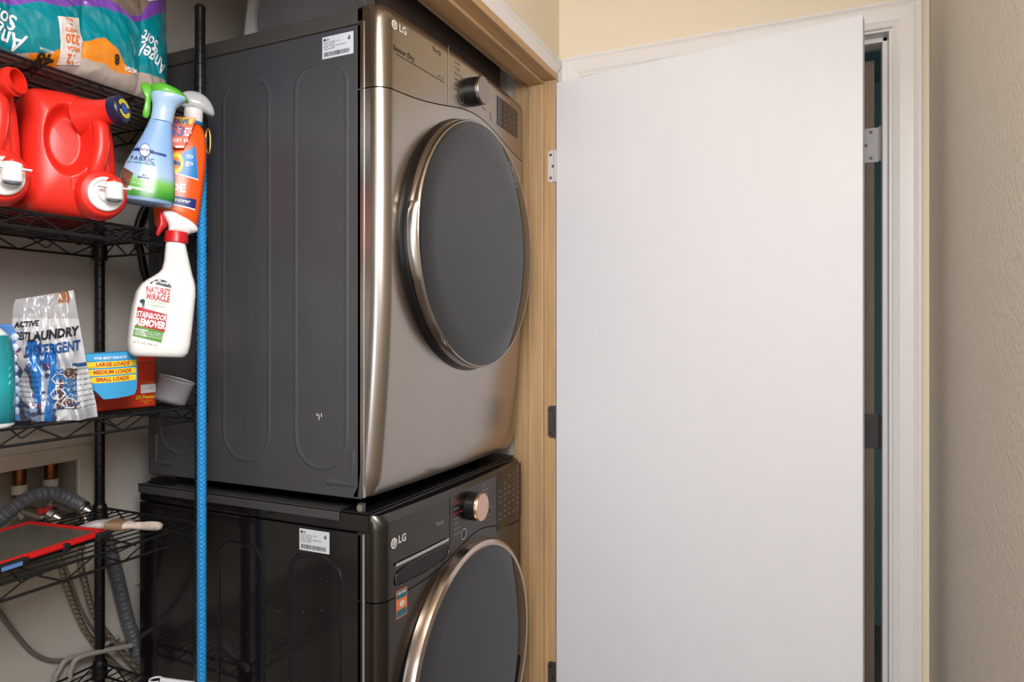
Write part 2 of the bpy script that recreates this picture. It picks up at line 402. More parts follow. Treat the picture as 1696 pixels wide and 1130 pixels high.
def rating_sticker(parent, y_right, z_top, w_=.077, h=.044):
    u0 = -y_right-w_; s = grid(side_map(.0005), u0, u0+w_, z_top-h, z_top, 1, 1).build('sticker', stick, parent, label='white rating sticker with small print and barcode')
    mp = side_map(.0009); pr = MB()
    def tx(txt, size, x, z, al='LEFT', **k):
        m = text_mb(txt, size, mp, u0+x, z_top-z, align=al, **k); pr.add(m.v, m.f)
    m = disc(mp, u0+.0065, z_top-.0065, .0028, .0028, n=14); pr.add(m.v, m.f)
    tx('LG', .005, .0105, .0065, bold=.0002)
    for i, l in enumerate(['MODEL / MODELE   120 V~', '60 Hz   SERIAL No.', 'DRYER   WASHER   ELECTRONICS', 'MADE IN KOREA']): tx(l, .0036, .004, .0125+i*.0042)
    tx('c', .012, .066, .011, bold=.0003, al='CENTER'); tx('S', .009, .068, .011, bold=.0003, al='CENTER')
    x = .005
    while x < w_-.008:
        q = random.choice((.0006, .001, .0015)); m = grid(mp, u0+x, u0+x+q, z_top-h+.004, z_top-h+.0125, 1, 1); pr.add(m.v, m.f); x += q+random.choice((.0006, .0011))
    pr.build('printed_text', ink, s, kind='stuff')
    return s
def door(parent, cz_, prof_black, prof_ring, prof_glass, ringm, N=96):
    MB().lathe(prof_black, N, 'Y', (XC, 0, cz_)).build('door_gasket', mat('gasket rubber', (7, 7, 8), .3), parent, smooth=50)
    g = MB().lathe(prof_ring, N, 'Y', (XC, 0, cz_), caps=False).build('door_ring', ringm, parent, smooth=35)
    MB().lathe(prof_glass, N, 'Y', (XC, 0, cz_)).build('door_glass', glassd, parent, smooth=50, label='dark smoked glass round door')
    return g
def mapF(F, off=.0008): return lambda u, v: (u, F(u, v)-off, v)
def put(m, name, mt, parent, **k): return m.build(name, mt, parent, **k)

# dryer ----------------------------------------------------------
dz0, dz1 = CZ-.328, CZ+.637
dry = thing('clothes_dryer', 'graphite steel clothes dryer with round smoked door, stacked on top', 'dryer')
def tap(z):
    t_ = max(0, (CZ+.12-z)/.448); return .030*t_**1.7
FD = face_fn(.770, .012, .030, tap)
MB().box(XL, XRr, .822, 1.426, dz0, dz1-.034, .002).build('cabinet', dside, dry)
MB().box(XL, XRr, .815, 1.426, dz1-.032, dz1, .004).build('top_panel', dlid, dry)
MB().box(XL-.0012, XL+.004, .814, .818, dz0+.004, dz1-.03, .0006).build('edge_strip', silver, dry)
seamD = lambda x: CZ+.474+.047*exp(-((x-1.455)/.19)**2)
shell(FD, .030, lambda x: dz0+.004, lambda x: seamD(x)-.0012, 30, .83, lower_r=.012).build('front_panel', steel, dry, smooth=40)
cp = shell(FD, .030, lambda x: seamD(x)+.0012, lambda x: dz1-.001, 12, .83, topr=.006).build('control_panel', steel_p, dry, smooth=40)
mF = mapF(FD)
# racetrack embossing on the side
for a, b in ((.858, .987), (1.059, 1.188), (1.26, 1.39)): ridge(racetrack(a, b, CZ-.274, CZ+.535, .04, .062), dside, dry)
for pts in ([(.842, -.235), (.842, -.300), (.905, -.300)], [(1.402, -.235), (1.402, -.300), (1.345, -.300)]):
    ridge([(XL, y, CZ+z) for y, z in pts], dside, dry, closed=False, r=.007, depth=.003)
sc_ = MB()
for (yy, zz, l) in ((.926, -.178, .012), (.920, -.172, .008), (.931, -.170, .006)):
    m = quad(side_map(.0004), [(-yy, CZ+zz), (-yy+.002, CZ+zz+.001), (-yy+.001, CZ+zz+l), (-yy-.001, CZ+zz+l)], 1, 1); sc_.add(m.v, m.f)
sc_.build('scratch_mark', pale, dry)
rating_sticker(dry, .840, CZ+.592)
# control panel furniture
z = CZ
lg = disc(mF, 1.125, z+.604, .0085, .0095, n=24).build('logo', pale, cp)
m = text_mb('LG', .021, mF, 1.152, z+.604, bold=.0005); m.build('lettering', pale, cp, kind='stuff')
ds = disc(mapF(FD, .0012), 1.125, z+.604, .0050, .006, .72, n=20, a0=R(90), a1=R(400)); m = text_mb('L', .007, mapF(FD, .0012), 1.1255, z+.604); ds.add(m.v, m.f); ds.build('logo_mark', darkp, lg)
text_mb('Sensor Dry', .015, mF, 1.157, z+.5595, bold=.0002).build('lettering', darkp, cp)
text_mb('ThinQ', .0125, mF, 1.275, z+.607, bold=.0001).build('lettering', darkp, cp)
quad(mF, [(1.130, z+.5485), (1.305, z+.5485), (1.305, z+.5496), (1.130, z+.5496)], 12, 1).build('printed_line', darkp, cp)
text_mb('9.0 cu.ft', .007, mF, 1.292, z+.556).build('lettering', darkp, cp)
quad(mF, [(1.3215, z+.505), (1.3235, z+.505), (1.3235, z+.6365), (1.3215, z+.6365)], 1, 12).build('panel_seam', silver, cp)
tx = MB()
for i, (a, b) in enumerate((('Normal', 'Heavy Duty'), ('Towels', 'Bedding'), ('Perm. Press', 'Delicates'), ('Bulky', 'Speed Dry'), ('Antibac', 'Air Dry'), ('Small Load', 'Time Dry'))):
    for s_, al, x in ((a, 'LEFT', 1.352), (b, 'LEFT', 1.482)):
        m = text_mb(s_, .0075, mF, x, z+.612-.0125*i, align=al); tx.add(m.v, m.f)
tx.build('lettering', darkp, cp, kind='stuff')
def panel_knob(parent, zc, mt, yb_):
    k = MB().lathe([(.041, yb_+.004), (.041, yb_-.001), (.0335, yb_-.0015), (.0325, yb_-.026)], 48, 'Y', (XC, 0, zc)).build('knob', dk, parent, smooth=35)
    MB().lathe([(.0325, yb_-.024), (.0325, yb_-.032), (.0315, yb_-.034), (.001, yb_-.0345)], 48, 'Y', (XC, 0, zc)).build('knob_face', mt, k, smooth=30, label='brushed metal knob face')
panel_knob(cp, z+.569, knobg, .760)
def ring_button(parent, F, x, zc, r, m1, m2):
    b = disc(mapF(F, .0012), x, zc, r, r, .84, n=28).build('button', m1, parent); disc(mapF(F, .0008), x, zc, r*.82, r*.82, n=24).build('button_face', m2, b)
ring_button(cp, FD, 1.378, z+.537, .0125, silver, steel_p); ring_button(cp, FD, 1.545, z+.543, .011, silver, steel_p)
grid(mF, 1.574, 1.715, z+.532, z+.606, 10, 4).build('display_window', dispm, cp)
tx = MB()
for i in range(5):
    for j in range(4): m = text_mb(random.choice(('Low', 'Med', 'High', 'Start', 'Temp', 'Time')), .0065, mapF(FD, .0014), 1.592+.032*j, z+.596-.0135*i); tx.add(m.v, m.f)
tx.build('lettering', greyp, cp, kind='stuff')
DZ = CZ+.203
dr = door(dry, DZ, [(.284, .80), (.293, .775), (.2945, .765), (.290, .752), (.282, .750)],
     [(.280, .753), (.2865, .752), (.2885, .746), (.2870, .736), (.2858, .7285), (.2842, .7268), (.280, .7280)],
     [(.2830, .740), (.2830, .7275), (.281, .7266), (.22, .7262), (.12, .7260), (.004, .7259)], chrome)
# pull handle let into the left of the ring
hb = MB(); vs = []; n = 24
prof = [(.2860, .7285), (.2905, .731), (.2945, .7395), (.2945, .748), (.288, .752)]
for k in range(n+1):
    a = R(180-17+34*k/n+4); g = sin(pi*k/n)**.35
    for (r, y) in prof: rr = .284+(r-.284)*max(g, .05); vs.append((XC+rr*cos(a), y, DZ+rr*sin(a)))
q = len(prof); hb.add(vs, [(i*q+j, i*q+j+1, (i+1)*q+j+1, (i+1)*q+j) for i in range(n) for j in range(q-1)])
hb.build('pull_handle', mat('bright grip', (215, 210, 206), .22, metal=1), dr, smooth=50)
for ys in ((.90, 'a'), (1.36, 'b')):
    for xx in (XL+.07, XRr-.07): MB().lathe([(.018, dz0-.018), (.020, dz0-.012), (.014, dz0)], 20, 'Z', (xx, ys[0], 0)).build('foot', dk, dry)

# washer ---------------------------------------------------------
wz1 = CZ-.357; wz0 = .02
was = thing('washing_machine', 'black steel washing machine with copper knob, under the dryer', 'washer')
FW = face_fn(.776, .014, .026, lambda z: .012*max(0, (.45-z)/.45)**2)
MB().box(XL, XRr, .822, 1.456, wz0, CZ-.396, .002).build('cabinet', wside, was)
MB().box(XL-.001, XRr+.001, .800, 1.456, CZ-.394, wz1, .005, 3).build('top_panel', wside, was)
MB().box(XL-.0012, XL+.004, .814, .818, wz0+.01, CZ-.396, .0006).build('edge_strip', greyp, was)
seamW = lambda x: CZ-.527+.045*exp(-((x-1.475)/.15)**2)
shell(FW, .026, lambda x: wz0+.01, lambda x: seamW(x)-.0012, 26, .83, lower_r=.012).build('front_panel', wfront, was, smooth=40)
wp = shell(FW, .026, lambda x: seamW(x)+.0012, lambda x: wz1-.002, 12, .83, topr=.012).build('control_panel', wfront_p, was, smooth=40)
for a, b in ((.873, 1.0017), (1.074, 1.203), (1.275, 1.404)): ridge(racetrack(a, b, .14, CZ-.455, .045, .06), wside, was)
rating_sticker(was, .899, CZ-.4015)
dust = MB()
for i in range(60):
    yy = random.uniform(.83, 1.44); zz = random.uniform(.1, CZ-.42); q = random.uniform(.0004, .0011)
    m = disc(side_map(.0004), -yy, zz, q, q, n=6); dust.add(m.v, m.f)
dust.build('dust_speck', greyp, was, kind='stuff')
mW = mapF(FW)
lg = disc(mW, 1.131, z-.418, .0098, .0108, n=24).build('logo', pale, wp)
ds = disc(mapF(FW, .0012), 1.131, z-.418, .0060, .0068, .75, n=20, a0=R(90), a1=R(400)); m = text_mb('L', .008, mapF(FW, .0012), 1.1315, z-.418); ds.add(m.v, m.f); ds.build('logo_mark', ink, lg)
text_mb('LG', .021, mW, 1.1575, z-.4155, bold=.0006).build('lettering', pale, wp)
text_mb('ThinQ', .0125, mW, 1.293, z-.4185, bold=.0002).build('lettering', greyp, wp)
# detergent drawer: seam, bar and pocket
for c in ([(1.336, z-.512), (1.338, z-.512), (1.338, z-.362), (1.336, z-.362)],):
    quad(mW, c, 1, 10).build('panel_seam', dk, wp)
quad(mapF(FW, .003), [(1.134, z-.4655), (1.328, z-.4655), (1.328, z-.4595), (1.134, z-.4595)], 12, 1).build('drawer_bar', silver, wp)
pk = resample([(1.137, z-.508), (1.31, z-.508), (1.333, z-.490), (1.333, z-.472), (1.137, z-.472), (1.133, z-.498)], 60, 3)
cc = (1.235, z-.489); vs = []; fs = []
lay = [(1.0, -.0006), (1.0, .000), (.985, .008), (.94, .022), (.6, .028), (.02, .028)]
for q, dy in lay:
    for (x, zz) in pk:
        X = cc[0]+(x-cc[0])*q; Z = cc[1]+(zz-cc[1])*q; vs.append((X, FW(X, Z)+dy*.0-.0007+(-.001 if q > .99 and dy < 0 else 0), Z))
for i in range(len(lay)-1):
    for k in range(60): fs.append((i*60+k, i*60+(k+1) % 60, (i+1)*60+(k+1) % 60, (i+1)*60+k))
MB().add(vs, fs).build('drawer_pocket', mat('pocket shade', (11, 10, 10), .5), wp)  # flat dark patch; the shade of the recess is put into its colour
grip = MB().tube([(x, FW(x, zz)-.0012, zz) for x, zz in pk[::1]], .0014, 6, closed=True).build('pocket_rim', wfront, wp, smooth=60)
tx = MB(); tr = MB()
for i, (a, b) in enumerate((('Allergiene', 'Normal'), ('Sanitary', 'Heavy Duty'), ('Bright Whites', 'Perm. Press'), ('Bedding', 'Delicates'), ('Towels', 'Hand Wash'), ('Tub Clean', 'Speed Wash'), ('Rinse+Spin', 'Small Load'))):
    m = text_mb(a, .0078, mW, 1.352, z-.391-.0115*i, align='LEFT'); (tr if i in (0, 2) else tx).add(m.v, m.f)
    m = text_mb(b, .0078, mW, 1.492, z-.379-.0115*i, align='LEFT'); tx.add(m.v, m.f)
tx.build('lettering', greyp, wp, kind='stuff'); tr.build('lettering', mat('red print', (170, 60, 60), .5), wp, kind='stuff')
panel_knob(wp, z-.413, knobb, .764)
ring_button(wp, FW, 1.398, z-.470, .0130, silver, dk); ring_button(wp, FW, 1.537, z-.474+.025, .011, greyp, dk)
grid(mW, 1.583, 1.758, z-.516, z-.366, 14, 6).build('touch_display', mat('touch glass', (22, 18, 15), .1), wp)
tx = MB()
for i in range(8):
    for j in range(5):
        if random.random() < .8: m = text_mb(random.choice(('Steam', 'Temp', 'Spin', 'Soil', 'Pre', 'Extra', 'Wi-Fi')), .0075, mapF(FW, .0014), 1.602+.031*j, z-.385-.0145*i); tx.add(m.v, m.f)
tx.build('lettering', greyp, wp, kind='stuff')
WZ = CZ-.792
door(was, WZ, [(.286, .80), (.297, .780), (.2985, .768), (.29, .764)],
     [(.28, .768), (.2965, .766), (.2955, .752), (.2915, .741), (.284, .7365), (.2785, .7385)],
     [(.280, .748), (.2795, .7392), (.277, .7385), (.22, .7381), (.12, .7379), (.004, .7378)], bronze)
# small certification sticker
def qs(mf, x0, x1, z0_, z1_, nm, mt, par): return grid(mf, x0, x1, z0_, z1_, 3, 3).build(nm, mt, par)
s_ = qs(mW, 1.137, 1.173, z-.572, z-.516, 'sticker', mat('orange cert', (214, 120, 70), .5), was); s_['label'] = 'small orange and teal certification sticker'
qs(mapF(FW, .0011), 1.139, 1.171, z-.534, z-.518, 'sticker_patch', mat('cert teal', (30, 96, 110), .5), s_)
qs(mapF(FW, .0011), 1.139, 1.171, z-.570, z-.556, 'sticker_patch', MATS['cert teal'], s_)
text_mb('CERTIFIED', .0062, mapF(FW, .0014), 1.155, z-.523, bold=.0002).build('lettering', pale, s_)
disc(mapF(FW, .0013), 1.156, z-.545, .008, .006, .3, n=16).build('sticker_emblem', pale, s_)
for ys in (.88, 1.40):
    for xx in (XL+.07, XRr-.07): MB().lathe([(.02, 0), (.022, .008), (.012, .022)], 20, 'Z', (xx, ys, 0)).build('foot', dk, was)
# stacking kit
sk = thing('stacking_bracket', 'dark grey metal stacking bracket running between washer and dryer', 'bracket')
gm = mat('bracket grey', (78, 77, 78), .38, metal=.3)
MB().box(XL-.0035, XL-.0012, .873, 1.456, CZ-.3745, CZ-.353, .0008).box(XL-.0035, XL+.05, .873, 1.456, CZ-.3565, CZ-.3545).build('side_rail', gm, sk)
MB().box(XRr+.0012, XRr+.0035, .873, 1.456, CZ-.3745, CZ-.353, .0008).box(XRr-.05, XRr+.0035, .873, 1.456, CZ-.3565, CZ-.3545).build('side_rail', gm, sk)
MB().box(XL, XRr, .806, .872, CZ-.3565, CZ-.352, .001).build('front_bar', mat('gloss bracket', (40, 37, 35), .2, metal=.6), sk)
MB().lathe([(.007, -.003), (.006, -.001), (.002, -.0005)], 16, 'X', (XL-.0005, .823, CZ-.344)).build('screw', silver, sk, smooth=40)
MB().box(XL-.001, XL+.01, .818, .83, CZ-.353, CZ-.336, .001).build('screw_tab', gm, sk)
MB().box(XL+.006, XL+.03, 1.39, 1.425, CZ-.354, CZ-.341, .001).box(XL+.01, XL+.02, 1.36, 1.44, CZ-.354, CZ-.349, .001).build('rear_clip', dk, sk)

# ------------------------------------------------------------------ white bin on the dryer
bn = thing('litter_bin', 'white plastic enclosure with round opening on top of the dryer', 'bin', (1.455, 1.245, dz1), (0, 0, R(41-90)))
wp_ = mat('white plastic', (226, 226, 230), .3)
OUT = resample([(-.192, 0), (.182, 0), (.174, .22), (.14, .36), (0, .392), (-.145, .36), (-.180, .22)], 64, 2)
CI = [(.0+.150*cos(a_)*1.0, .19+.150*sin(a_)) for a_ in [atan2(q[1]-.19, q[0]) for q in OUT]]
rings_ = [(OUT, 0.30), (OUT, .03)]
mb = MB(); vs = []; fs = []
mid = [((a[0]*.97), .01+a[1]*.965) for a in OUT]
lip = [((a[0]*1.04), .19+(a[1]-.19)*1.04) for a in CI]
L_ = [(OUT, .26), (OUT, .012), (mid, 0), (lip, 0), (CI, .006), ([(a[0]*.97, .19+(a[1]-.19)*.97) for a in CI], .05)]
for ol, y in L_: vs += [(p[0], y, p[1]) for p in ol]
for i in range(len(L_)-1):
    for k in range(64): fs.append((i*64+k, i*64+(k+1) % 64, (i+1)*64+(k+1) % 64, (i+1)*64+k))
mb.add(vs, fs); mb.f.append(tuple(range(64)))
mb.build('shell', wp_, bn, smooth=30)
MB().lathe([(.1455, .05), (.142, .12), (.12, .19), (.07, .235), (.004, .25)], 48, 'Y', (0, 0, .19), caps=False).build('inner_drum', mat('drum grey', (236, 234, 234), .5), bn, smooth=60)
MB().loft([(.045, 0, .16, .11, .09, 2.2), (.10, 0, .16, .113, .09, 2.2), (.16, 0, .16, .09, .07, 2), (.19, 0, .16, .05, .04, 2), (.197, 0, .16, .004, .004, 2)], 32).build('inner_liner', mat('liner', (205, 206, 212), .4), bn, smooth=60)

# ------------------------------------------------------------------ wire rack
RX0, RX1, RY0, RY1 = .36, 1.03, 1.188, 1.507
rack = thing('wire_shelving_rack', 'black wire shelving rack with five shelves beside the machines', 'shelving', (0, 0, 0))
for (x, y) in ((RX1, RY0), (RX1, RY1), (RX0, RY0), (RX0, RY1)):
    mb = MB(); pr = [(.0105, .01)]
    zz = .06
    top = CZ+.672
    while zz < top-.02: pr += [(.0105, zz-.0013), (.0096, zz-.0005), (.0096, zz+.0005), (.0105, zz+.0013)]; zz += .0254
    pr += [(.0105, top-.004), (.0112, top), (.0112, top+.008), (.009, top+.012), (.003, top+.0135)]
    mb.lathe(pr, 28, 'Z', (x, y, 0)).build('post', black_post, rack, smooth=20)
SH = [CZ+.449, CZ+.201, CZ-.153, CZ-.398, CZ-.755]
def zig(a, b, zt, zb, pitch):
    a = Vector(a); b = Vector(b); L = (b-a).length; n = max(2, int(round(L/pitch))); P = []
    for i in range(n+1):
        p = a.lerp(b, i/n); zz = zt if i % 2 == 0 else zb; d = (b-a).normalized()*.004
        P += [p-d+Vector((0, 0, zz)), p+d+Vector((0, 0, zz))]
    return P
for zt in SH:
    zr = zt-.003; fr = MB(); x0, x1, y0, y1 = RX0+.01, RX1-.01, RY0, RY1
    for yy in (y0, y1):
        for dz in (0, -.027): fr.tube([(x0, yy, zr+dz), (x1, yy, zr+dz)], .0026, 7)
        fr.tube(zig((x0, yy, 0), (x1, yy, 0), zr-.001, zr-.026, .052), .0017, 6)
    for xx in (RX0, RX1):
        for dz in (0, -.027): fr.tube([(xx, y0+.01, zr+dz), (xx, y1-.01, zr+dz)], .0026, 7)
        fr.tube(zig((xx, y0+.01, 0), (xx, y1-.01, 0), zr-.001, zr-.026, .045), .0017, 6)
    s_ = fr.build('shelf', black_wire, rack, smooth=50)
    wg = MB(); n = 12
    for i in range(1, n): yy = y0+(y1-y0)*i/n; wg.tube([(RX0, yy, zr+.0012), (RX1, yy, zr+.0012)], .0016, 6)
    for xx in (RX0+.14, RX0+.35, RX0+.52):
        wg.tube([(xx, y0, zr-.002), (xx, y1, zr-.002)], .0022, 6)
        wg.tube(zig((xx, y0, 0), (xx, y1, 0), zr-.003, zr-.024, .05), .0016, 6)
    wg.build('wire_grid', black_wire, s_, smooth=50)
    for (x, y) in ((RX1, RY0), (RX1, RY1), (RX0, RY0), (RX0, RY1)):
        MB().lathe([(.0108, zt-.038), (.0165, zt-.036), (.0150, zt-.002), (.0125, zt+.004), (.0108, zt+.004)], 20, 'Z', (x, y, 0)).build('collar', dk, s_, smooth=40)

# ------------------------------------------------------------------ rope
bl = mat('blue braided rope', (28, 140, 208), .55, bump=.2, bscale=300)
px_, py_ = 1.0125, 1.1630
mb = MB(); H0, H1 = .12, CZ+.40; NP = 8
for d in (1, -1):
    for s_ in range(NP//2):
        pts = []; turns = (H1-H0)/.036; n = int(turns*10)
        for i in range(n+1):
            t_ = i/n; a = d*2*pi*turns*t_+2*pi*s_/(NP//2)
            r = .0062+.0010*cos(4*a*1.0+(0 if d > 0 else pi)); pts.append((px_+r*cos(a), py_+r*sin(a), H0+(H1-H0)*t_))
        mb.tube(pts, .0034, 6)
mb.tube([(px_, py_, H0), (px_, py_, H1)], .0062, 8)
rope = mb.build('rope', bl, smooth=60, label='thick bright blue braided rope hanging down in front of rack post', cat='rope')
mb = MB(); pts = [(px_+.016*cos(a)*.75+.006, py_+.016*sin(a)+.002, CZ+.395+.003*sin(2*a)) for a in [2*pi*k/20 for k in range(20)]]
brs = mat('brass', (200, 160, 90), .3, metal=1)
bc = MB().tube([(px_+.012+.006*cos(a), py_-.004, CZ+.395+.026*sin(a)) for a in [2*pi*k/24 for k in range(24)]], .0024, 8, closed=True).build('carabiner', brs, smooth=60, label='small brass clip at the top of the blue rope', cat='clip')

# ------------------------------------------------------------------ outlet box, pipes and hoses on the back wall
pl = mat('aged white plastic', (196, 186, 170), .5, var=.1, vscale=14)
ob = thing('washer_outlet_box', 'off-white recessed plumbing box in the wall behind the rack', 'outlet box', (0, YB, 0))
x0, x1, z0_, z1_ = .61, 1.01, bz0+.008, CZ-.288; ix0, ix1, iz0, iz1 = .65, 1.0005, CZ-.52, CZ-.2905
m = MB().box(x0, ix0, -.008, .002, z0_, z1_, .003).box(ix1, x1+.03, -.008, .002, z0_-.02, z1_+.03, .003).box(x0, x1+.0301, -.0085, .002, iz1, z1_+.0301, .003).box(x0, ix1+.001, -.0082, .002, z0_-.02, iz0, .003)
m.build('face_frame', pl, ob)
MB().box(ix0, ix1, .085, .09, iz0, iz1).box(ix0-.003, ix0, 0, .09, iz0, iz1).box(ix1, ix1+.003, 0, .09, iz0, iz1).box(ix0, ix1, 0, .09, iz0-.003, iz0).box(ix0, ix1, 0, .09, iz1, iz1+.003).build('recess', mat('box inside', (150, 142, 130), .6), ob)
cop = mat('copper pipe', (142, 84, 50), .35, metal=1, var=.3, vscale=30)
for xx, cl in ((.906, (176, 40, 36)), (.972, (30, 80, 170))):
    o = MB().tube([(xx, .045, iz1+.005), (xx, .045, CZ-.36)], .0125, 16).build('copper_pipe', cop, ob, smooth=50)
    MB().lathe([(.0145, CZ-.352), (.0155, CZ-.35), (.0155, CZ-.334), (.0145, CZ-.332)], 16, 'Z', (xx, .045, 0)).build('pipe_ferrule', pl, o, smooth=50)
    v = MB().lathe([(.013, CZ-.405), (.016, CZ-.40), (.016, CZ-.375), (.011, CZ-.355)], 12, 'Z', (xx, .040, 0)).tube([(xx, .04, CZ-.385), (xx+.004, -.03, CZ-.392)], .011, 12).build('valve', silver, ob, smooth=50)
    MB().box(xx-.010, xx+.020, -.042, -.030, CZ-.386, CZ-.374, .002).build('valve_handle', mat('handle %d' % cl[0], cl, .4), v, label='red hot-water valve handle' if cl[0] > 100 else 'blue cold-water valve handle')
    MB().lathe([(.012, 0), (.017, .002), (.017, .014), (.012, .016), (.008, .030)], 12, 'Z').xf(Matrix.Translation((xx+.012, -.035, CZ-.388)) @ Matrix.Rotation(R(125), 4, 'X') @ Matrix.Rotation(R(25), 4, 'Y')).build('hose_nut', silver, v, smooth=30)
braid = mat('braided steel', (160, 150, 138), .4, metal=.6, wave=(260, (196, 184, 166), (88, 74, 58)))
def hose(name, pts, r, m, label, cat, group=None, n=10, sm=14):
    return MB().tube(pts, r, n, smooth=sm).build(name, m, smooth=60, label=label, cat=cat, group=group)
hose('supply_hose', [(.918, 1.500, CZ-.40), (.925, 1.490, CZ-.425), (.952, 1.528, CZ-.498), (.973, 1.532, CZ-.571), (.9964, 1.532, CZ-.6405), (1.024, 1.534, CZ-.70), (1.075, 1.534, CZ-.777), (1.145, 1.532, CZ-.86)], .0062, braid, 'left braided steel water hose curving down the back wall', 'hose')
hose('supply_hose', [(.984, 1.500, CZ-.40), (.988, 1.490, CZ-.43), (.9895, 1.515, CZ-.502), (1.010, 1.522, CZ-.584), (1.0314, 1.524, CZ-.654), (1.0828, 1.518, CZ-.745), (1.1377, 1.516, CZ-.827)], .0062, braid, 'right braided steel water hose curving down behind the rear post', 'hose')
hose('metal_line', [(.965, 1.5385, CZ-.50), (.992, 1.5385, CZ-.585), (1.012, 1.538, CZ-.64), (1.04, 1.538, CZ-.695), (1.09, 1.54, CZ-.75)], .003, mat('thin metal line', (170, 160, 148), .35, metal=.7), 'thin bare metal line between the two braided hoses', 'tube')
# corrugated drain hose
pts = spline([(.78, 1.497, CZ-.40), (.829, 1.497, CZ-.365), (.870, 1.497, CZ-.345), (.912, 1.497, CZ-.343), (.957, 1.497, CZ-.367), (1.012, 1.520, CZ-.41), (1.050, 1.520, CZ-.47), (1.069, 1.520, CZ-.527), (1.084, 1.520, CZ-.588), (1.106, 1.520, CZ-.683), (1.130, 1.520, CZ-.765), (1.148, 1.520, CZ-.86), (1.15, 1.520, CZ-1.0)], 40)
dl = [0]
for a, b in zip(pts, pts[1:]): dl.append(dl[-1]+(b-a).length)
fine = []; j = 0; st = .0011
for k in range(int(dl[-1]/st)):
    t_ = k*st
    while dl[j+1] < t_: j += 1
    fine.append(pts[j].lerp(pts[j+1], (t_-dl[j])/(dl[j+1]-dl[j])))
cnt = len(fine)
MB().tube(fine, lambda t_: .0135+.0019*sin(2*pi*t_*(cnt-1)/4.6), 14).build('drain_hose', mat('grey corrugated hose', (96, 98, 103), .4), smooth=70, label='grey corrugated drain hose arching out of the wall box', cat='hose')
gry = mat('grey cable', (112, 108, 102), .5)
hose('cable', [(.79, 1.537, CZ-.48), (.8386, 1.538, CZ-.576), (.8734, 1.538, CZ-.64), (.9095, 1.538, CZ-.693), (.954, 1.538, CZ-.7255), (1.029, 1.539, CZ-.742), (1.07, 1.539, CZ-.745), (1.127, 1.535, CZ-.754), (1.17, 1.53, CZ-.78)], .0045, gry, 'grey power cable sagging along the back wall', 'cable')
hose('vinyl_tube', [(1.09, 1.526, CZ-.725), (1.024, 1.526, CZ-.734), (.969, 1.526, CZ-.727), (.952, 1.526, CZ-.741), (.9405, 1.526, CZ-.764), (.935, 1.526, CZ-.84)], .006, mat('milky tube', (150, 144, 138), .35), 'milky plastic tube looping down beside the grey cable', 'tube')
hose('vinyl_tube', [(1.10, 1.495, CZ-.745), (1.03, 1.500, CZ-.730), (.980, 1.505, CZ-.724), (.965, 1.508, CZ-.745), (.960, 1.508, CZ-.78), (.958, 1.508, CZ-.84)], .006, MATS['milky tube'], 'second milky plastic tube, nearer the rear post', 'tube')
hose('power_cord', [(1.19, 1.49, CZ+.37), (1.141, 1.505, CZ+.30), (1.124, 1.51, CZ+.237), (1.134, 1.51, CZ+.20), (1.150, 1.51, CZ+.134), (1.19, 1.50, CZ+.06)], .0085, dk, 'thick black dryer cord bulging out behind the dryer', 'cord')
hose('power_cord', [(1.21, 1.52, CZ+.37), (1.165, 1.532, CZ+.30), (1.148, 1.535, CZ+.237), (1.158, 1.535, CZ+.19), (1.175, 1.532, CZ+.12), (1.21, 1.525, CZ+.05)], .0065, dk, 'black dryer cord strand nearest the back wall', 'cord')
wc = thing('wall_clip', 'small white plastic clip on the back wall beside the washer', 'clip', (1.149, YB, CZ-.614))
MB().box(-.004, .014, -.004, 0, -.010, .010, .001).build('clip_plate', pl, wc); MB().tube([(.0, -.004, .008), (.0, -.012, .006), (.0, -.012, -.006), (.0, -.004, -.008)], .0015, 6, smooth=4).build('clip_hook', pl, wc)

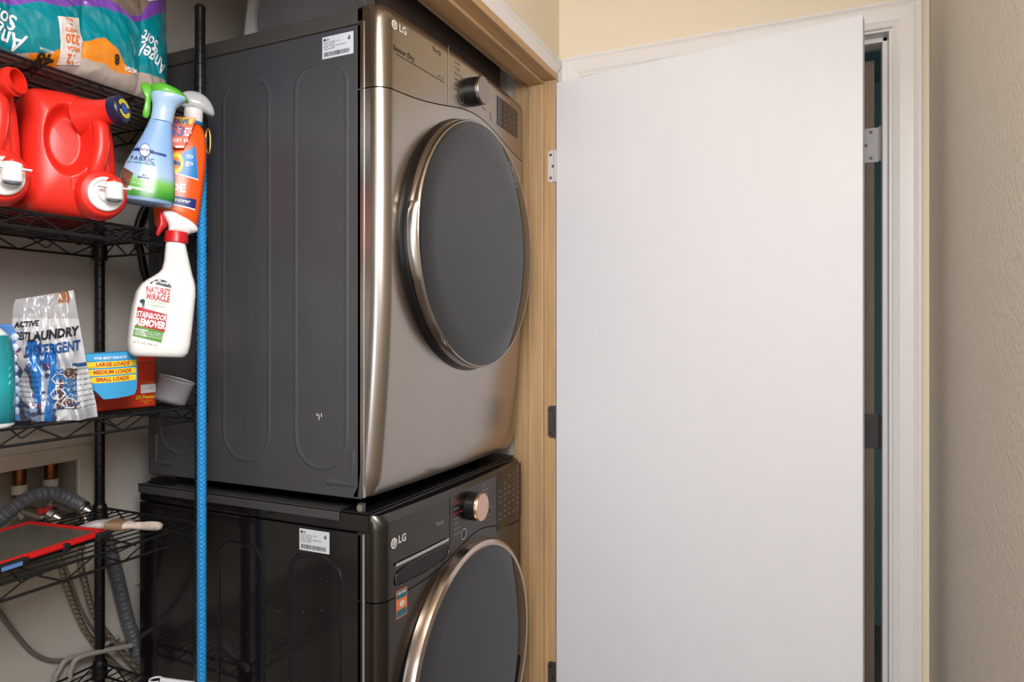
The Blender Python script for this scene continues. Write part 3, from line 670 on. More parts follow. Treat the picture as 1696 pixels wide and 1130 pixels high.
# ------------------------------------------------------------------ red jugs on the second shelf
redp = mat('red detergent plastic', (226, 44, 31), .36, spec=.5)
redd = mat('red moulding line', (222, 70, 52), .4)
wpl = mat('white tap plastic', (238, 236, 234), .3)
navy = mat('navy cap', (30, 32, 66), .4); yel = mat('cap yellow', (236, 210, 40), .5); blu = mat('cap blue', (40, 70, 170), .5)
def jug(loc, rz, label, capped):
    k = .00108
    j = thing('detergent_jug', label, 'jug', loc, (R(0), 0, rz), 'red detergent jugs on the second shelf'); j.scale = (.95, 1, 1)
    O = [(-62, 3), (-70, 40), (-70, 110), (-66, 185), (-58, 196), (-20, 200), (25, 197), (52, 182), (64, 160), (70, 110), (72, 60), (74, 30), (66, 4), (40, -2), (-30, -1)]
    O = [(a*k, b*k) for a, b in O]
    def dent(x, z, y):
        if y > -.006: return 0
        X, Z = x/k, z/k; f = min(1, max(0, (-y-.006)/.036))
        d = 0
        q = ((X+9)/32)**2+((Z-118)/54)**2           # grip recess left of the handle
        if q < 1.25: s_ = min(1, max(0, (1.25-q)/.8)); d += .030*s_*s_*(3-2*s_)
        q = ((X-66)/14)**2+((Z-110)/50)**2          # recess right of the handle
        if q < 1.3: s_ = min(1, max(0, (1.3-q)/.6)); d += .016*s_*s_*(3-2*s_)
        if -6 < X < 60 and 40 < Z < 72: d += .006*(1-abs((Z-56)/16))
        return d*f
    MB().inflate(O, .052, .04, .13, rings=56, p=3.0, fn=dent, dense=220, c=(4*k, 98*k)).build('body', redp, j, smooth=60)
    # handle strip
    hp = [(24*k, -.012, 182*k), (35*k, -.046, 152*k), (37*k, -.054, 118*k), (33*k, -.053, 90*k), (28*k, -.044, 66*k), (26*k, -.026, 44*k)]
    MB().tube(hp, .0145, 14, smooth=8).build('handle', redp, j, smooth=60)
    MB().tube([(a+.0105, b-.0095, c) for a, b, c in hp[1:-1]]+[(26*k+.012, -.060, 52*k)], .0011, 6, smooth=8).build('mould_line', redd, j)
    # boss and tap
    bxx, bz = 40*k, 27*k
    MB().lathe([(.044, -.03), (.042, -.056), (.038, -.064), (.036, -.066)], 40, 'Y', (bxx-.002, 0, bz+.010)).build('spout_boss', redp, j, smooth=50)
    MB().lathe([(.0295, -.0655), (.0295, -.072), (.0275, -.074), (.024, -.0745), (.023, -.070), (.014, -.069), (.013, -.078), (.001, -.079)], 40, 'Y', (bxx, 0, bz+.008)).build('tap_collar', wpl, j, smooth=35)
    tp = MB().lathe([(.0125, -.012), (.0145, -.010), (.0145, .016), (.012, .018)], 24, 'Z', (bxx+.008, -.090, bz+.008)).build('tap', wpl, j, smooth=40)
    MB().lathe([(.0118, .017), (.012, .021), (.008, .026), (.002, .0275)], 20, 'Z', (bxx+.008, -.090, bz+.008)).build('push_button', redp, tp, smooth=60)
    MB().box(bxx-.018, bxx+.034, -.098, -.086, bz+.0155, bz+.0185, .0013).build('tap_lever', wpl, tp)
    MB().lathe([(.0128, -.0135), (.0105, -.0135), (.0105, -.008)], 20, 'Z', (bxx+.008, -.090, bz+.008), caps=False).build('tap_mouth', mat('tap mouth', (100, 130, 160), .4), tp)
    # filling neck
    A = Vector((22*k, -.028, 165*k)); D = Vector((.62, -.72, .14)).normalized(); Lk = .056
    Mx = Matrix.Translation(A) @ D.to_track_quat('Z', 'Y').to_matrix().to_4x4()
    if capped:
        MB().lathe([(.034, -.01), (.024, .02), (.021, Lk*.7), (.0215, Lk)], 32).xf(Mx).build('neck', redp, j, smooth=50)
        pr = [(.0215, Lk-.006), (.0235, Lk-.004), (.0235, Lk+.012), (.0215, Lk+.015), (.001, Lk+.0152)]
        cmb = MB().lathe(pr, 48)
        c = cmb.xf(Mx).build('cap', navy, j, smooth=30)
        mp = lambda u, v: tuple(Mx @ Vector((u, v, Lk+.0162)))
        disc(mp, 0, 0, .0085, .0085).build('cap_emblem', blu, c)
        for a0, a1 in ((R(20), R(160)), (R(200), R(340))): 
            disc(mp, 0, 0, .0165, .0165, .82, a0=a0, a1=a1).build('cap_arc', yel, c); disc(mp, 0, 0, .0128, .0128, .8, a0=a0, a1=a1).build('cap_arc', yel, c)
    else:
        MB().lathe([(.034, -.01), (.0245, .018), (.022, .03), (.0205, .036), (.0205, .040), (.022, .042), (.022, .052), (.0195, .053), (.0195, Lk+.004), (.017, Lk+.004), (.0165, .01)], 40, caps=False).xf(Mx).build('neck', redp, j, smooth=40)
        MB().lathe([(.0163, .012), (.001, .011)], 24, caps=False).xf(Mx).build('neck_inside', mat('dark red inside', (110, 40, 36), .5), j)
    # side label
    if capped:
        lb = resample([(-.010, .045), (-.006, .10), (-.006, .165), (.012, .170), (.035, .150), (.05, .10), (.05, .045), (.02, .03)], 40, 2)
        MB().add([(-70*k-.0012, y+.03, zq) for y, zq in lb], [tuple(range(40))]).build('side_label', mat('silver label', (176, 178, 196), .4, var=.3, vscale=40), j)
    return j
jug((.770, 1.212, SH[1]+.001), R(-20), 'red detergent jug with navy cap and white tap, second shelf', True)
jug((.613, 1.222, SH[1]+.001), R(-20), 'red detergent jug with open uncapped neck, left of the capped one', False)

# ------------------------------------------------------------------ spray bottles
def interp_sec(secs, z):
    if z <= secs[0][0]: return secs[0]
    for a, b in zip(secs, secs[1:]):
        if z <= b[0]: t_ = (z-a[0])/(b[0]-a[0]); return tuple(p+(q-p)*t_ for p, q in zip(a, b))
    return secs[-1]
def surf(secs, off=.0006):
    def f(u, v):
        z_, cx, cy, rx, ry, e = interp_sec(secs, v); q = min(.999, abs((u-cx)/rx)); return (u, cy-ry*(1-q**e)**(1/e)-off, v)
    return f
def fine_secs(secs, n=6):
    out = []
    for i in range(len(secs)-1):
        a = secs[max(i-1, 0)]; b = secs[i]; c = secs[i+1]; d = secs[min(i+2, len(secs)-1)]
        for j in range(n):
            t_ = j/n; out.append(tuple(b_+(c_-b_)*t_ for b_, c_ in zip(b, c)))
    out.append(secs[-1]); return out
# light blue fabric freshener
k = .00110
fb = thing('fabric_spray_bottle', 'pale blue spray bottle with green trigger head hanging from top shelf', 'spray bottle', (.864, 1.130, CZ+.2335), (0, R(4), R(-38)))
S = []
for (yy, l, r) in ((888, 98, 405), (876, 92, 412), (850, 89, 416), (790, 90, 418), (700, 103, 412), (640, 118, 405), (560, 150, 392), (450, 196, 378), (380, 222, 371), (330, 236, 369)):
    S.append(((888-yy)/3.895*k, ((l+r)/2-265)/3.895*k, 0, (r-l)/2/3.895*k, min((r-l)/2/3.895*k*.62, .03), 2.4))
S[0] = (0, S[0][1], 0, S[0][3]*.9, S[0][4]*.85, 2.4)
MB().loft(S, 48).build('bottle', mat('blue bottle print', (150, 188, 226), .25, grad=[(0, (120, 150, 185)), (.0085, (120, 150, 185)), (.0095, (40, 120, 40)), (.022, (70, 160, 50)), (.038, (120, 190, 90)), (.052, (164, 192, 226)), (.10, (140, 178, 224)), (.20, (132, 170, 218))]), fb, smooth=40)
NK = [((888-yy)/3.895*k, ((l+r)/2-265)/3.895*k, 0, (r-l)/2/3.895*k, min((r-l)/2/3.895*k*.8, .022), 2.1) for (yy, l, r) in ((332, 238, 371), (318, 240, 374), (270, 245, 378), (225, 244, 386), (195, 236, 412), (172, 230, 440), (160, 230, 452), (150, 236, 446))]
MB().loft(NK, 40).build('neck_shroud', mat('pale blue shroud', (168, 200, 232), .3), fb, smooth=50)
def P3(pts, x0_, y0_, s_=3.895, kk=None): kk = kk or k; return [((a-x0_)/s_*kk, (y0_-b)/s_*kk) for a, b in pts]
grn = mat('green trigger', (92, 178, 52), .3)
hd = MB().inflate(P3([(240, 168), (232, 150), (225, 112), (245, 88), (290, 76), (345, 86), (400, 104), (440, 135), (460, 165), (450, 178), (400, 164), (340, 158)], 265, 888), .018, .018, 0, rings=8, dense=60).build('trigger_head', grn, fb, smooth=60)
MB().inflate(P3([(165, 100), (215, 92), (240, 110), (240, 160), (236, 200), (238, 290), (228, 325), (205, 330), (190, 310), (200, 250), (200, 190), (175, 150)], 265, 888), .007, .007, 0, rings=6, dense=60).build('trigger', grn, hd, smooth=60)
f_ = surf(S); f2 = surf(S, .0011); f3 = surf(S, .0016)
def U(a): return (a-265)/3.895*k
def V(b): return (888-b)/3.895*k
ib = mat('deep blue print', (22, 56, 128), .4); wh = mat('white print', (236, 238, 242), .4)
quad(f_, [(U(156), V(560)), (U(350), V(572)), (U(350), V(556)), (U(158), V(540))], 16, 2).build('label_band', ib, fb)
o = disc(surf(S, .0018), U(226), V(553), 32/3.895*k, 46/3.895*k).build('label_oval', ib, fb); disc(surf(S, .0025), U(226), V(553), 28/3.895*k, 41/3.895*k).build('label_oval_fill', wh, o)
text_mb('febreze', .0092, surf(S, .0032), U(226), V(548), bold=.0001).build('lettering', ib, o)
text_mb('FABRIC', .0105, f2, U(216), V(614), bold=.0002, space=1.15, rot=R(-2)).build('lettering', mat('slate print', (50, 66, 96), .5), fb)
text_mb('PET ODOR FIGHTER', .0050, f2, U(212), V(640), bold=.0001).build('lettering', mat('teal print', (60, 130, 130), .5), fb)
quad(f2, [(U(98), V(806)), (U(150), V(815)), (U(172), V(712)), (U(112), V(676))], 8, 6).build('label_picture', mat('brown picture', (120, 82, 66), .5, var=.6, vscale=90), fb)
disc(f2, U(232), V(728), 22/3.895*k, 28/3.895*k).build('label_roundel', wh, fb); text_mb('PET\nFRIENDLY', .0042, f3, U(232), V(727), bold=.0003).build('lettering', ib, fb)
text_mb('ODORFIGHTER', .0058, f3, U(218), V(812), bold=.0004, rot=R(-5)).build('lettering', wh, fb)
text_mb('with gain scent', .0042, f3, U(215), V(778), rot=R(-8)).build('lettering', wh, fb)

# orange stain remover with clear head
k2 = .00124
ot = thing('stain_spray_bottle', 'orange spray bottle with clear head and coupon, behind the blue one', 'spray bottle', (.968, 1.176, CZ+.206), (0, R(2.5), R(-38)))
S2 = [((1068-yy)/3.895*k2, ((l+r)/2-440)/3.895*k2, 0, (r-l)/2/3.895*k2, th, 2.6) for (yy, l, r, th) in ((1068, 316, 538, .024), (1055, 305, 545, .027), (960, 296, 556, .029), (800, 300, 570, .029), (680, 320, 578, .028), (560, 345, 578, .026), (470, 372, 570, .022), (425, 392, 555, .018), (395, 408, 535, .015))]
orb = mat('orange bottle', (244, 92, 22), .28)
MB().loft(S2, 44).build('bottle', orb, ot, smooth=45)
cmap = lambda yy: (1068-yy)/3.895*k2
ccx = (492-440)/3.895*k2
MB().lathe([(.0185, cmap(400)), (.0185, cmap(380))], 28, 'Z', (ccx, 0, 0)).build('blue_ring', mat('ring blue', (20, 110, 170), .4), ot)
rib = [(.0172, cmap(388))]
for q in range(3): rib += [(.0172, cmap(370-q*14)), (.0180, cmap(366-q*14))]
MB().lathe(rib+[(.0168, cmap(300))], 32, 'Z', (ccx, 0, 0)).build('collar', wpl, ot, smooth=40)
clr = mat('cloudy clear plastic', (226, 228, 230), .15, alpha=.55)
MB().inflate(P3([(436, 302), (395, 262), (388, 235), (436, 192), (480, 182), (530, 185), (580, 218), (612, 275), (616, 318), (590, 318), (553, 302)], 440, 1068, kk=k2), .016, .016, 0, rings=8, dense=60).build('spray_head', clr, ot, smooth=60)
g_ = surf(S2); g2 = surf(S2, .0011); g3 = surf(S2, .0016)
def U2(a): return (a-440)/3.895*k2
def V2(b): return (1068-b)/3.895*k2
bluel = mat('cyan label', (20, 130, 205), .35)
quad(g_, [(U2(405), V2(738)), (U2(534), V2(756)), (U2(512), V2(548)), (U2(440), V2(605))], 10, 8).build('label_panel', bluel, ot)
quad(g2, [(U2(405), V2(744)), (U2(536), V2(760)), (U2(535), V2(752)), (U2(405), V2(736))], 8, 1).build('label_line', wh, ot)
for rr, mm, ff in ((44, mat('bullseye orange', (240, 130, 20), .4), g_), (38, mat('bullseye yellow', (250, 214, 30), .4), g2), (22, MATS['bullseye orange'], g3)):
    disc(ff, U2(408), V2(672), rr/3.895*k2, rr*1.7/3.895*k2).build('label_ring', mm, ot)
quad(surf(S2, .002), [(U2(386), V2(682)), (U2(432), V2(690)), (U2(432), V2(664)), (U2(386), V2(658))], 4, 1).build('label_name', ib, ot)
text_mb('to\ngo', .014, g3, U2(480), V2(640), bold=.0002).build('lettering', wh, ot)
text_mb('TIDE', .022, g2, U2(392), V2(826), bold=.0010).build('lettering', wh, ot)
quad(g_, [(U2(315), V2(918)), (U2(526), V2(942)), (U2(530), V2(882)), (U2(320), V2(872))], 12, 2).build('label_band', mat('navy band', (26, 40, 120), .4), ot)
quad(g2, [(U2(315), V2(926)), (U2(524), V2(950)), (U2(526), V2(941)), (U2(315), V2(917))], 12, 1).build('label_line', wh, ot)
text_mb('stain remover', .0115, g3, U2(392), V2(898), rot=R(-3), bold=.0002, shear=.2).build('lettering', wh, ot)
text_mb('laundry pre-treat', .0075, g3, U2(375), V2(955), rot=R(-4)).build('lettering', mat('gold print', (250, 190, 60), .4), ot)
# coupon hanging at the neck (its own sheet)
cpm = lambda u, v: (u, -.034-.03*max(0, (.20-v))-0.0015*sin(u*60), v)
cc_ = P3([(398, 586), (444, 580), (506, 381), (345, 392), (352, 560)], 440, 1068, kk=k2)
tg = MB(); tg.add([cpm(*p) for p in cc_]+[(p[0], cpm(*p)[1]+.0008, p[1]) for p in cc_], [(0, 1, 2, 3, 4), (9, 8, 7, 6, 5), (0, 5, 6, 1), (1, 6, 7, 2), (2, 7, 8, 3), (3, 8, 9, 4), (4, 9, 5, 0)])
cpn = tg.build('coupon', mat('coupon red', (222, 84, 40), .45), ot, label='yellow and red savings coupon')
cq = lambda u, v: (u, cpm(u, v)[1]-.0006, v); cq2 = lambda u, v: (u, cpm(u, v)[1]-.0011, v)
quad(cq, [(U2(352), V2(452)), (U2(478), V2(425)), (U2(496), V2(386)), (U2(352), V2(395))], 4, 2).build('coupon_header', yel, cpn)
text_mb('SAVE', .0125, cq2, U2(420), V2(420), bold=.0006, shear=.2, rot=R(8)).build('lettering', ib, cpn)
text_mb('$3', .027, cq2, U2(400), V2(482), bold=.0010, shear=.1).build('lettering', mat('price violet', (70, 40, 140), .4), cpn)
text_mb('OFF ANY\nONE (1)\nITEM', .0062, cq2, U2(448), V2(478), bold=.0002, rot=R(5)).build('lettering', wh, cpn)
text_mb('-GET $3', .0085, cq2, U2(420), V2(536), bold=.0002, rot=R(8)).build('lettering', wh, cpn)
quad(cq, [(U2(398), V2(584)), (U2(443), V2(577)), (U2(447), V2(566)), (U2(397), V2(572))], 3, 1).build('coupon_edge', wh, cpn)

# white stain and odour remover
k3 = .00119; s3 = 3.137
nm = thing('pet_stain_spray_bottle', 'white spray bottle with red collar hanging from second shelf', 'spray bottle', (.889, 1.130, CZ-.0465), (0, R(3.2), R(-30)))
S3 = [((785-yy)/s3*k3, ((l+r)/2-245)/s3*k3*.9, 0, (r-l)/2/s3*k3*.84, th*.9, e) for (yy, l, r, th, e) in (
 (785, 112, 362, .024, 4), (778, 96, 378, .029, 4), (760, 82, 392, .033, 4), (720, 76, 399, .035, 4.2), (640, 78, 404, .036, 4.2), (540, 88, 408, .036, 4.2), (470, 102, 411, .035, 4),
 (435, 122, 409, .033, 3.6), (410, 150, 404, .030, 3.2), (392, 178, 398, .028, 3), (370, 208, 388, .025, 2.7), (350, 224, 382, .023, 2.5), (310, 232, 370, .021, 2.3), (260, 234, 355, .020, 2.2), (222, 236, 344, .019, 2.1), (212, 238, 342, .018, 2))]
bw = mat('white bottle', (240, 240, 238), .28)
MB().loft(S3, 56).build('bottle', bw, nm, smooth=45)
def U3(a): return (a-245)/s3*k3*.88
def V3(b): return (785-b)/s3*k3
MB().lathe([(.0195, V3(215)), (.0205, V3(212)), (.0198, V3(165)), (.019, V3(160))], 32, 'Z', (U3(293)*.98, 0, 0)).build('collar', mat('collar red', (196, 28, 34), .35), nm, smooth=40)
hd = MB().inflate(P3([(246, 168), (250, 135), (232, 105), (214, 75), (222, 60), (258, 57), (300, 74), (345, 92), (378, 118), (386, 140), (372, 152), (348, 158), (340, 170)], 245, 785, s3, k3), .017, .017, 0, rings=8, dense=72).build('spray_head', bw, nm, smooth=60)
MB().inflate(P3([(205, 62), (222, 66), (232, 100), (242, 130), (232, 150), (218, 170), (208, 192), (192, 190), (196, 160), (205, 120), (200, 90)], 245, 785, s3, k3), .007, .007, 0, rings=6, dense=60).build('trigger', MATS['collar red'], hd, smooth=60)
h_ = surf(S3); h2 = surf(S3, .0011); h3 = surf(S3, .0016)
dred = mat('label red', (176, 28, 44), .4); dgr = mat('label green', (86, 148, 54), .4); dgrey = mat('label charcoal', (50, 56, 64), .4)
arch = [(160, 434), (168, 425), (190, 411), (212, 407), (238, 412), (262, 430), (270, 446), (240, 444), (200, 436)]
am = MB(); A2 = [h_(U3(a), V3(b)) for a, b in arch]; am.add(A2, [tuple(range(len(A2)))]); am.build('label_arch', dgrey, nm)
text_mb('OXY POWER', .0042, h2, U3(216), V3(425), bold=.0002, rot=R(-4)).build('lettering', wh, nm)
text_mb("NATURE'S", .0155, h_, U3(204), V3(466), bold=.0006, rot=R(-4), sx=.56).build('lettering', dred, nm)
text_mb('MIRACLE', .0155, h_, U3(205), V3(500), bold=.0006, rot=R(-5), sx=.62).build('lettering', dred, nm)
text_mb('ENZYMATIC\nFORMULA', .0058, h_, U3(202), V3(532), rot=R(-3)).build('lettering', dgr, nm)
quad(h_, [(U3(104), V3(638)), (U3(248), V3(662)), (U3(254), V3(578)), (U3(110), V3(548))], 14, 4).build('label_panel', dred, nm)
text_mb('STAIN&ODOR', .0145, h2, U3(180), V3(590), bold=.0004, rot=R(-7), sx=.52).build('lettering', wh, nm)
text_mb('REMOVER', .0175, h2, U3(176), V3(627), bold=.0008, rot=R(-7), sx=.62).build('lettering', wh, nm)
quad(h_, [(U3(96), V3(688)), (U3(234), V3(715)), (U3(244), V3(662)), (U3(102), V3(638))], 14, 4).build('label_panel', dgr, nm)
for i in range(3): text_mb(('PERMANENT', 'ODOR', 'CONTROL')[i], .0048, h2, U3(125), V3(657+12*i), rot=R(-7), bold=.0001).build('lettering', wh, nm); text_mb(('Works on tough stains', 'Bio-based formula', 'Safe around home')[i], .0048, h2, U3(197), V3(668+11*i), rot=R(-7)).build('lettering', wh, nm)
text_mb('32 FL OZ (946 mL)', .0052, h2, U3(158), V3(722), rot=R(-7)).build('lettering', greyp, nm)
dg_ = MB()
dog = [(130, 553), (130, 530), (122, 532), (118, 518), (126, 512), (134, 510), (142, 514), (142, 526), (140, 553), (137, 553), (136, 536), (133, 553)]
dg_.add([h2(U3(a), V3(b)) for a, b in dog], [tuple(range(len(dog)))]); dg_.build('label_silhouette', mat('dark teal print', (36, 60, 64), .4), nm)

# ------------------------------------------------------------------ toilet paper pack on the top shelf
def lerp3(a, b, t_): t_ = max(0, min(1, t_)); return tuple(p+(q-p)*t_ for p, q in zip(a, b))
def pl_interp(P, x):
    if x <= P[0][0]: return P[0][1]
    for a, b in zip(P, P[1:]):
        if x <= b[0]: return a[1]+(b[1]-a[1])*(x-a[0])/(b[0]-a[0])
    return P[-1][1]
BX0, BX1 = .40, .985; BZ0 = SH[0]+.002; BH = .235
teal_lo = [(.40, .44), (.62, .436), (.70, .462), (.725, .471), (.76, .50), (.81, .527), (.835, .515), (.861, .492), (.90, .497), (.952, .503), (1, .508)]
or_lo = [(.40, .44), (.69, .462), (.70, .452), (.74, .455), (.78, .482), (.81, .484), (.84, .479), (.865, .480), (.885, .492), (.887, .500), (1, .51)]
teal_hi = [(.40, .50), (.62, .512), (.66, .522), (.70, .545), (.74, .553), (.775, .572), (.80, .580), (.84, .585), (.87, .580), (.90, .60), (.93, .625), (1, .66)]
pur_hi = [(.40, .503), (.64, .52), (.665, .56), (.70, .59), (.78, .60), (.83, .60), (.86, .588), (.885, .60), (.91, .64), (.935, .665), (1, .68)]
def bag_y(x, zz):                                   # front surface: puffed, wrinkled
    u = (x-BX0)/(BX1-BX0); v = (zz-BZ0)/BH
    e = max(0, 1-abs(2*u-1)**6)**.5; g = max(0, 1-abs(2*v-1)**4)**.5
    rolls = .010*abs(sin(pi*(x-.43)/.115))**.6
    n1 = noise.noise(Vector((x*14, zz*14, 3))); n2 = 1-abs(noise.noise(Vector((x*26+zz*10, zz*20, 7))))*2
    n3 = 1-abs(noise.noise(Vector((x*60, zz*45+x*30, 1))))*2
    d = .052*(.30+.70*e*g)+rolls*g+.007*n1+.0035*max(0, n2)+.0012*max(0, n3)
    return 1.236-d*1.0*e
def bag_col(x, zz):
    z_ = zz-CZ; tl, ol, th, ph = (pl_interp(p, x) for p in (teal_lo, or_lo, teal_hi, pur_hi))
    wob = .0025*noise.noise(Vector((x*50, zz*30, 5)))
    z_ += wob
    clearc = (150, 136, 122); whitec = (196, 184, 174)
    if z_ > ph: return lerp3((206, 196, 200), clearc, (x-.60)/.12) if x < .74 else lerp3(clearc, (128, 112, 98), (x-.74)/.1)
    if z_ > th: return (122, 72, 170)
    if z_ > tl: return (0, 134, 146)
    if z_ > ol and x > .695: return (236, 140, 30)
    return lerp3(whitec, (170, 150, 138), noise.noise(Vector((x*12, zz*20, 0)))+.4)
tp = thing('toilet_paper_pack', 'teal and orange plastic pack of toilet rolls on the top shelf', 'toilet paper', (0, 0, 0))
mb = MB(); NU, NV = 300, 120; cols = []
for j in range(NV+1):
    for i in range(NU+1):
        x = BX0+(BX1-BX0)*i/NU; zz = BZ0+BH*j/NV
        zs = zz; u = i/NU
        mb.v.append((x, bag_y(x, zz), zs)); cols.append(lin(bag_col(x, zz)))
for j in range(NV):
    for i in range(NU): a = j*(NU+1)+i; mb.f.append((a, a+1, a+NU+2, a+NU+1))
# back and closing skin
nb = len(mb.v); ring_ = [i for i in range(NU+1)]+[(j+1)*(NU+1)-1 for j in range(1, NV+1)]+[NV*(NU+1)+i for i in range(NU-1, -1, -1)]+[j*(NU+1) for j in range(NV-1, 0, -1)]
n = len(ring_)
for s_, (q, yy) in enumerate(((1.0, 1.30), (1.0, 1.42), (.9, 1.47), (.02, 1.48))):
    for idx in ring_:
        vx, vy, vz = mb.v[idx]; cxx, czz = (BX0+BX1)/2, BZ0+BH/2
        mb.v.append((cxx+(vx-cxx)*q, yy, BZ0+(vz-BZ0)*q if q < .5 else czz+(vz-czz)*(1 if q == 1 else q))); cols.append(lin((190, 180, 172)))
lays = [ring_]+[[nb+k*n+i for i in range(n)] for k in range(4)]
for a, b in zip(lays, lays[1:]):
    for i in range(n): mb.f.append((a[i], a[(i+1) % n], b[(i+1) % n], b[i]))
mb.c = cols
mb.build('plastic_wrap', mat('printed film', (255, 255, 255), .22, spec=.6, vcol=True, coat=.4), tp, smooth=75)
bf = lambda u, v: (u, bag_y(u, v)-.0018, v); bf2 = lambda u, v: (u, bag_y(u, v)-.0028, v)
text_mb('Angel', .036, bf, .650, CZ+.4705, rot=R(180), bold=.0006, shear=.15, sub=1, sx=.85).build('lettering', wh, tp)
text_mb('Soft', .034, bf, .648, CZ+.497, rot=R(180), bold=.0006, shear=.15, sub=1, sx=.8).build('lettering', wh, tp)
text_mb('Angel', .044, bf, .921, CZ+.531, rot=R(162), bold=.0006, shear=.15, sub=1, sx=.62).build('lettering', wh, tp)
text_mb('Soft', .036, bf, .909, CZ+.562, rot=R(162), bold=.0005, shear=.15, sub=1, sx=.62).build('lettering', wh, tp)
o = quad(bf, [(.741, CZ+.458), (.776, CZ+.468), (.766, CZ+.545), (.725, CZ+.530)], 10, 14).build('label_panel', mat('panel white', (226, 214, 208), .4), tp)
ort = mat('orange print', (222, 110, 30), .4)
for s_, sz, xx, zz, b in (('12', .020, .757, .472, .0006), ('MEGA', .0105, .757, .488, .0002), ('320', .020, .753, .5035, .0006), ('SHEETS', .008, .749, .516, .0002), ('PER', .005, .747, .5255, .0001), ('ROLL', .0075, .7455, .5335, .0002)):
    text_mb(s_, sz, bf2, xx, CZ+zz, rot=R(190), bold=b, sx=.8).build('lettering', ort, o)
text_mb('48', .026, bf2, .719, CZ+.4585, rot=R(184), bold=.0010).build('lettering', mat('black print', (40, 34, 26), .5), tp)
text_mb('8', .024, bf2, .835, CZ+.499, rot=R(190), bold=.0008, sx=.8).build('lettering', MATS['black print'], tp)
text_mb('MEGA', .012, bf2, .866, CZ+.4905, rot=R(186), bold=.0003, sx=.8).build('lettering', wh, tp)
text_mb('REGULAR', .006, bf2, .716, CZ+.4715, rot=R(180), sx=.9).build('lettering', wh, tp)
text_mb('bath tissue', .009, bf2, .735, CZ+.568, rot=R(172), sx=.9).build('lettering', mat('pale violet', (176, 140, 210), .4), tp)
o = quad(bf, [(.905, CZ+.637), (.93, CZ+.650), (.925, CZ+.668), (.90, CZ+.655)], 4, 3).build('barcode', wh, tp)
bc_ = MB()
for i in range(7): m = quad(bf2, [(.909+i*.0028, CZ+.6405+i*.0012), (.9105+i*.0028, CZ+.6412+i*.0012), (.9085+i*.0028, CZ+.6565+i*.0012), (.907+i*.0028, CZ+.6558+i*.0012)], 1, 3); bc_.add(m.v, m.f)
bc_.build('barcode_bars', ink, o)

# ------------------------------------------------------------------ third shelf
Z3 = SH[2]+.0005
# teal softener bottle at the frame's left
tb = thing('softener_bottle', 'teal plastic bottle with matching cap, left end of third shelf', 'bottle', (.640, 1.212, Z3), (0, 0, R(-34)))
SB = [(0, 0, 0, .034, .024, 3), (.004, 0, 0, .038, .027, 3), (.06, 0, 0, .0385, .027, 3), (.12, 0, 0, .037, .027, 3), (.142, 0, 0, .033, .025, 2.8), (.152, 0, 0, .026, .022, 2.5), (.160, 0, 0, .018, .017, 2.2)]
MB().loft(fine_secs(SB, 3), 48).build('bottle', mat('teal bottle', (14, 130, 140), .25, grad=[(0, (232, 236, 236)), (.006, (232, 236, 236)), (.008, (12, 96, 110)), (.07, (30, 150, 156)), (.135, (18, 120, 132)), (.146, (18, 120, 132)), (.149, (222, 230, 230)), (.17, (222, 230, 230))]), tb, smooth=45)
MB().lathe([(.0165, .158), (.0185, .160), (.0175, .178), (.0150, .192), (.0145, .196)], 32).build('cap', mat('cap teal', (16, 150, 160), .3), tb, smooth=40)
tbf = surf(SB); 
quad(tbf, [(-.036, .03), (-.006, .045), (.005, .128), (-.036, .128)], 8, 8).build('label_panel', wh, tb)
for i in range(3): quad(surf(SB, .001), [(-.03+.008*i, .018), (-.026+.008*i, .018), (.034, .075+.012*i), (.033, .07+.012*i)], 8, 2).build('label_swoosh', mat('aqua print', (90, 200, 196), .4), tb)
# blue ribbed packet
bp = thing('blue_refill_packet', 'thin upright blue plastic packet between teal bottle and pouch', 'packet', (.702, 1.262, Z3), (0, 0, R(-36)))
mb = MB().box(-.028, .022, -.005, .005, 0, .166, .003); mb.build('packet', mat('blue packet', (70, 130, 200), .35, var=.3, vscale=60), bp)
for i in range(8): MB().loft([(.012+i*.018, .010, -.005, .004, .0015, 2), (.018+i*.018, .010, -.005, .0075, .004, 2), (.024+i*.018, .010, -.005, .004, .0015, 2)], 14).build('blister', mat('pale blister', (196, 214, 236), .3), bp, smooth=60)
# crumpled detergent pouch
po = thing('detergent_pouch', 'crumpled white and blue laundry detergent pouch on the third shelf', 'pouch', (.757, 1.222, Z3), (0, 0, R(-32)))
kp = .00106
LEFT = [(0, -52), (20, -54), (90, -56), (150, -60), (185, -58), (200, -54)]; RIGHT = [(0, 58), (20, 56), (90, 42), (150, 33), (190, 27), (212, 24)]
TOPL, TOPR = 196, 214
def pouch_pt(u, v):                               # u, v in 0..1
    tz = TOPL+(TOPR-TOPL)*u; zz = v*tz; xl = pl_interp(LEFT, zz); xr = pl_interp(RIGHT, zz); x = xl+(xr-xl)*u
    th = .030*(sin(pi*min(1, max(0, u)))**.6)*(1-v)**.55
    n1 = noise.noise(Vector((u*3.2+1, v*5, 2))); n2 = 1-2*abs(noise.noise(Vector((u*5+v*2, v*4-u*3, 9)))); n3 = 1-2*abs(noise.noise(Vector((u*11-v*4, v*9+u*5, 4))))
    foldv = .010*exp(-((u-.42-.10*v)/.05)**2)*(1-v) + .012*exp(-((u-.66+.22*(v-.4))/.06)**2)*(1 if v < .75 else .3)
    ed = min(1, 6*u, 6*(1-u))
    y = -th*ed-ed*(.010*n1+.005*max(n2, 0)+.002*max(0, n3)+foldv)
    return x*kp, y, zz*kp, x, zz
